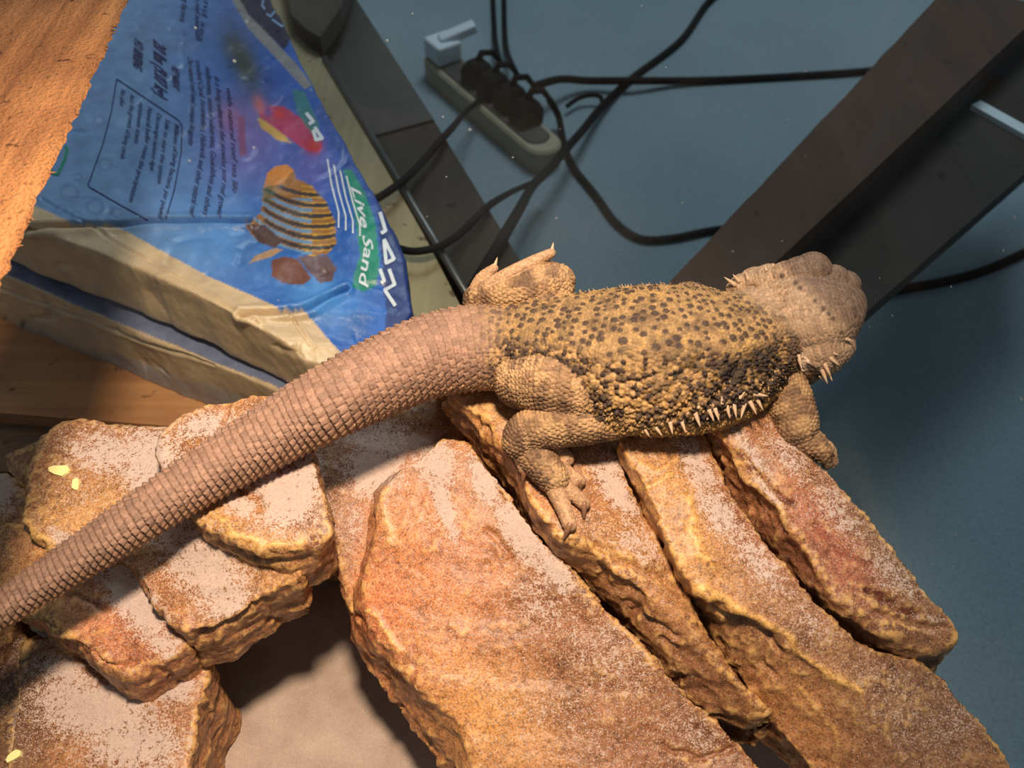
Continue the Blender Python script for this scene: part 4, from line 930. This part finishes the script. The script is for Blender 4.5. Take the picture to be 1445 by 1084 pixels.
def print_text(txt, path, upv, mat, bold=.0, shear=0.0, name='print_text'):
    cu = bpy.data.curves.new('txt', 'FONT'); cu.body = txt; cu.offset = bold; cu.resolution_u = 2; cu.shear = shear
    o = bpy.data.objects.new('txt', cu); COL.objects.link(o); dg = bpy.context.evaluated_depsgraph_get(); dg.update()
    m = bpy.data.meshes.new_from_object(o.evaluated_get(dg), depsgraph=dg); bpy.data.objects.remove(o)
    if not len(m.vertices): return
    co = np.array([q.co[:] for q in m.vertices]); w = co[:, 0].max(); hgt = 0.72; upv = np.array(upv, float)
    for q, c in zip(m.vertices, co):
        a0 = along(path, c[0] / w) + upv * (c[1] / hgt); b0 = bag_pt(*a0)
        if b0 is None: b0 = bag_pt(a0[0] - 6, a0[1])
        q.co = b0 if b0 is not None else CAM * 0
    link(name, m, mat, upper)
def print_line(path, wpx, mat, name='print_line', off=.0006, taper=False):
    n0 = 60; q_ = resample(np.c_[np.array(path, float), np.zeros(len(path))], 80)[:, :2] if taper else path
    P = [along(q_, i / (n0 - 1)) for i in range(n0)]; v = []
    for i, q in enumerate(P):
        t0 = P[min(i + 1, n0 - 1)] - P[max(i - 1, 0)]; t0 = t0 / (np.hypot(*t0) + 1e-9); nn = np.array([-t0[1], t0[0]]) * wpx / 2 * (1 if not taper else max(.15, math.sin(math.pi * min(1, .2 + .95 * i / n0)) ** .8))
        for sg in (1, -1):
            b0 = bag_pt(*(q + nn * sg), off); v.append(b0)
    ok = [a is not None for a in v]
    f = [(2 * i, 2 * i + 1, 2 * i + 3, 2 * i + 2) for i in range(n0 - 1) if all(ok[2 * i:2 * i + 4])]
    use = sorted({a for q in f for a in q}); ix = {a: i for i, a in enumerate(use)}
    if not f: return None
    m = mesh_from(name, [v[a] for a in use], [tuple(ix[a] for a in q) for q in f]); return link(name, m, mat, upper)
U8 = (7.5, 4.6)
print_text('NO RINSING', [(190, 53), (188, 93)], (13, 10), M_INK, .035, name='heading')
print_text('20 lbs (9.07 kg)', [(217, 55), (219, 132)], (18, 13), M_INK, .035, name='heading')
print_text('NET WEIGHT', [(243, 92), (244, 123)], (10, 7), M_INK, .035, name='heading')
for tx, pa in [('No silica', [(171, 125), (169, 149)]), ('Aids the growth of living corals', [(184, 132), (182, 165), (170, 223)]), ('optimum stasis', [(197, 144), (190, 201)]), ('Natural buffer resist the precipitation', [(209, 150), (204, 205), (182, 284)]),
               ('Discourages nuisance algae', [(222, 159), (212, 240)]), ('Safe to start the system', [(234, 167), (222, 258)]), ('Millions of living bacteria per pound', [(247, 174), (243, 230), (223, 306)])]:
    print_text(tx, pa, (7, 4.2), M_INK, .004)
for tx, pa in [('Our natural reef sand contains Aragonite', [(264, 79), (270, 132), (266, 204)]), ('crushed Coral, Foraminifera, Halimeda and other natural reef', [(276, 84), (284, 156), (283, 215), (267, 303)]), ('sediments, natural substrates, Goniolithon and others', [(290, 93), (297, 194), (297, 247), (286, 302)]), ('in a living substrate that provides your reef grower', [(303, 107), (312, 204), (314, 252), (306, 304)]), ('with natural reef sea life', [(319, 122), (328, 228), (328, 271)])]:
    print_text(tx, pa, (8.5, 5), M_INK, .006)
for tx, pa in [('with living bacteria', [(262, -30), (254, 30)]), ('for the reef aquarium', [(276, -26), (276, 55)]), ('and sea', [(290, -10), (280, 58)])]: print_text(tx, pa, (8, 5), M_INK, .004)
print_line([(165, 112), (157, 160), (145, 205), (124, 263), (170, 290), (209, 311)], 1.6, M_INK, 'print_box'); print_line([(165, 112), (210, 142), (252, 170), (257, 178), (256, 215), (246, 270), (234, 309)], 1.6, M_INK, 'print_box')
print_line([(92, 206), (95, 210), (92, 225), (82, 246), (76, 246), (70, 238)], 4, M_INKG, 'print_mark')
for k in range(4): print_line([(462 + 9 * k, 225 + 8 * k), (468 + 10 * k, 262 + 8 * k), (478 + 10 * k, 300 + 6 * k), (478 + 10 * k, 322 + 4 * k)], 2.2, M_INKW, 'print_line')
print_text('Live Sand', [(494, 262), (506, 300), (514, 350), (506, 402)], (14, 5), M_INKW, .015, .1, name='banner_text')
for pth in ([(542, 338), (556, 366), (545, 372), (542, 340)], [(549, 380), (557, 402), (543, 410), (558, 432)], [(536, 380), (542, 396), (538, 400)], [(536, 300), (544, 326), (538, 330)], [(432, 160), (442, 172), (436, 176)], [(444, 180), (455, 196), (446, 198), (442, 184)]): print_line(pth, 5.0, M_INKW, 'logo_letter')
for pth in ([(388, 2), (390, 14), (382, 24), (376, 20)], [(384, 28), (398, 38), (404, 30)], [(372, 0), (370, 8), (374, 14)]): print_line(pth, 3.0, simple('pale_ink', (120, 150, 190), .5), 'logo_mark')

# ------------------------------------------------------------------ power strip, plugs and cables on the floor
M_BEIGE = simple('beige_plastic', (150, 144, 120), .5, .08); M_WHITE = simple('white_plug', (196, 212, 220), .45, .04); M_CABLE = simple('black_cable', (9, 10, 13), .7, .1); M_CABLE.node_tree.nodes['Principled BSDF'].inputs['Specular IOR Level'].default_value = .15
p0, p1 = PZ(618, 104, FZ), PZ(772, 236, FZ); u = p1 - p0; Ls = np.linalg.norm(u); u /= Ls; w = np.array([-u[1], u[0], 0.]); w_strip = w; zz = np.array([0, 0, 1.])
ps = thing('power_strip', 'beige power strip with rounded ends full of black plugs on the blue floor', 'power strip', (p0 + p1) / 2)
def stadium(c, L, wd, z0, z1, chamfer=.004, k=10):
    R = []
    for z, s0 in ((z0, 0), (z1 - chamfer, 0), (z1, chamfer)):
        r = []
        for sgn in (1, -1):
            for a0 in np.linspace(-math.pi / 2, math.pi / 2, k):
                r.append(c + u * (sgn * (L / 2 - wd / 2) + sgn * math.cos(a0) * (wd / 2 - s0)) + w * (sgn * math.sin(a0) * (wd / 2 - s0)) + zz * z)
        R.append(r)
    mb = MB(); mb.rings(R); return mb
link('strip_body', stadium((p0 + p1) / 2, Ls + .03, .062, 0.001, .04).mesh('strip_body'), M_BEIGE, ps)
mb = stadium((p0 + p1) / 2, Ls - .02, .044, .036, .0425, .002); link('socket_face', mb.mesh('socket_face'), simple('dark_socket_face', (60, 58, 52), .6), ps)
plug_c = []
for k, (f, off) in enumerate([(.36, .008), (.50, .010), (.64, .012), (.78, .010)]):
    c = p0 + u * Ls * f + w * off + zz * .0415; pl = thing('black_plug', ['black plug in the socket nearest the white adapter', 'black plug second from the white adapter', 'black plug third from the white adapter', 'black plug in the last socket away from the white adapter'][k], 'plug', c, 'black plugs in the power strip')
    mb = MB(); R = []
    for zq, sc in ((0, 1), (.022, 1), (.034, .75), (.04, .45)): R.append([c + u * .021 * sc * a + w * .024 * sc * b + zz * zq for a, b in ((-1, -.7), (-.7, -1), (.7, -1), (1, -.7), (1, .7), (.7, 1), (-.7, 1), (-1, .7))])
    mb.rings(R); link('plug_body', mb.mesh('plug_body'), M_CABLE, pl)
    mb = MB(); e = c + zz * .038; mb.tube([e - zz * .004, e + w * .01 + zz * .012, e + w * .032 + zz * .006, e + w * .05 - zz * .02], [.006, .006, .0055, .004], 8); link('strain_relief', mb.mesh('strain_relief', True), M_CABLE, pl); plug_c.append(e)
c = p0 + u * Ls * .07 + w * .0 + zz * .0415
ad = thing('white_adapter', 'white plug adapter with long prong at the end of the power strip', 'adapter', c)
mb = MB(); mb.obox(c + zz * .018, u * .026, w * .024, zz * .018); link('adapter_body', evaluated(mb.mesh('adapter_body'), [('BEVEL', dict(width=.005, segments=3))]), M_WHITE, ad)
e0 = c + zz * .034; e1 = PD(672, 36, depth(e0) - .0) ; mb = MB(); dv = e1 - e0; dv2 = dv / np.linalg.norm(dv); s1 = np.cross(dv2, zz); s1 /= np.linalg.norm(s1)
mb.obox(e0 + dv * .45, dv * .52, s1 * .012, np.cross(s1, dv2) * .008); link('prong', evaluated(mb.mesh('prong'), [('BEVEL', dict(width=.003, segments=2))]), M_WHITE, ad)
def cable(pts, label, r=.0052, z=None, mat=M_CABLE):
    P = np.array([q if isinstance(q, np.ndarray) else PZ(q[0], q[1], q[2] if len(q) > 2 else FZ + .0055) for q in pts]); S = resample(P, 14 * len(P)); mb = MB(); mb.tube(S, r, 10)
    return tag(link('cable', mb.mesh('cable', True), mat), label, 'cable', 'black cables on the floor')
g = FZ + .0058
RL = [e_ + w_strip * .046 - zz * .016 for e_ in plug_c]      # free ends of the plugs' strain reliefs
cable([(1060, -40, g), (1003, 0, g), (960, 58, g), (890, 112, g), (850, 150, g + .012), (822, 184, g + .034), (796, 214, g + .052), (774, 240, g + .062), (752, 262, g + .09), (732, 297, g + .18), (714, 328, g + .231), (700, 352, g + .231), (676, 392, g + .231), (664, 414, g + .232)], 'black cable running diagonally from behind the beam down past the power strip end', .0066)
cable([(1270, 96, g), (1180, 104, g), (1040, 112, g), (960, 114, g + .004), (889, 114, g + .0165), (830, 114, g + .014), (790, 112, g + .034), RL[2]], 'black cable running level from the plugs to the brown beam', .0068)
cable([(694, -30, g), (697, 30, g), (699, 58, g + .014), RL[0]], 'thin black cable rising from the strip, loop side nearer the adapter', .005)
cable([(711, -30, g), (712, 40, g), (716, 74, g + .016), RL[1]], 'thin black cable rising from the strip, loop side away from the adapter', .005)
cable([RL[3], (788, 164, g + .018), (795, 198, g), (808, 234, g), (840, 275, g), (870, 315, g), (905, 337, g), (950, 336, g), (1000, 326, g), (1060, 318, g)], 'black cable curling from the plugs round to the lower end of the brown beam', .0058)
cable([(766, 252, g + .040), (728, 268, g + .09), (704, 281, g + .19), (686, 294, g + .231), (655, 325, g + .234), (638, 338, g + .250), (620, 348, g + .262), (596, 354, g + .266), (575, 354, g + .264), (545, 345, g + .264)], 'black cable sagging from the strip end across the dark board', .0042)
cable([(680, 138, g + .040), (655, 160, g + .07), (642, 176, g + .19), (626, 194, g + .231), (592, 233, g + .238), (578, 247, g + .254), (568, 256, g + .262), (550, 269, g + .266), (530, 282, g + .266)], 'black cable passing from the power strip over the dark board to the plywood strip', .0044)
cable([(1225, 418, g), (1275, 408, g), (1340, 396, g), (1400, 378, g), (1470, 345, g)], 'thick black cable emerging from under the dark lower board of the beam', .0068)
cable([(850, 150, g + .008), (848, 138, g + .012), (838, 134, g + .014), (818, 138, g + .012), (800, 150, g + .01)], 'short hooked black cable end beside the plugs', .004)
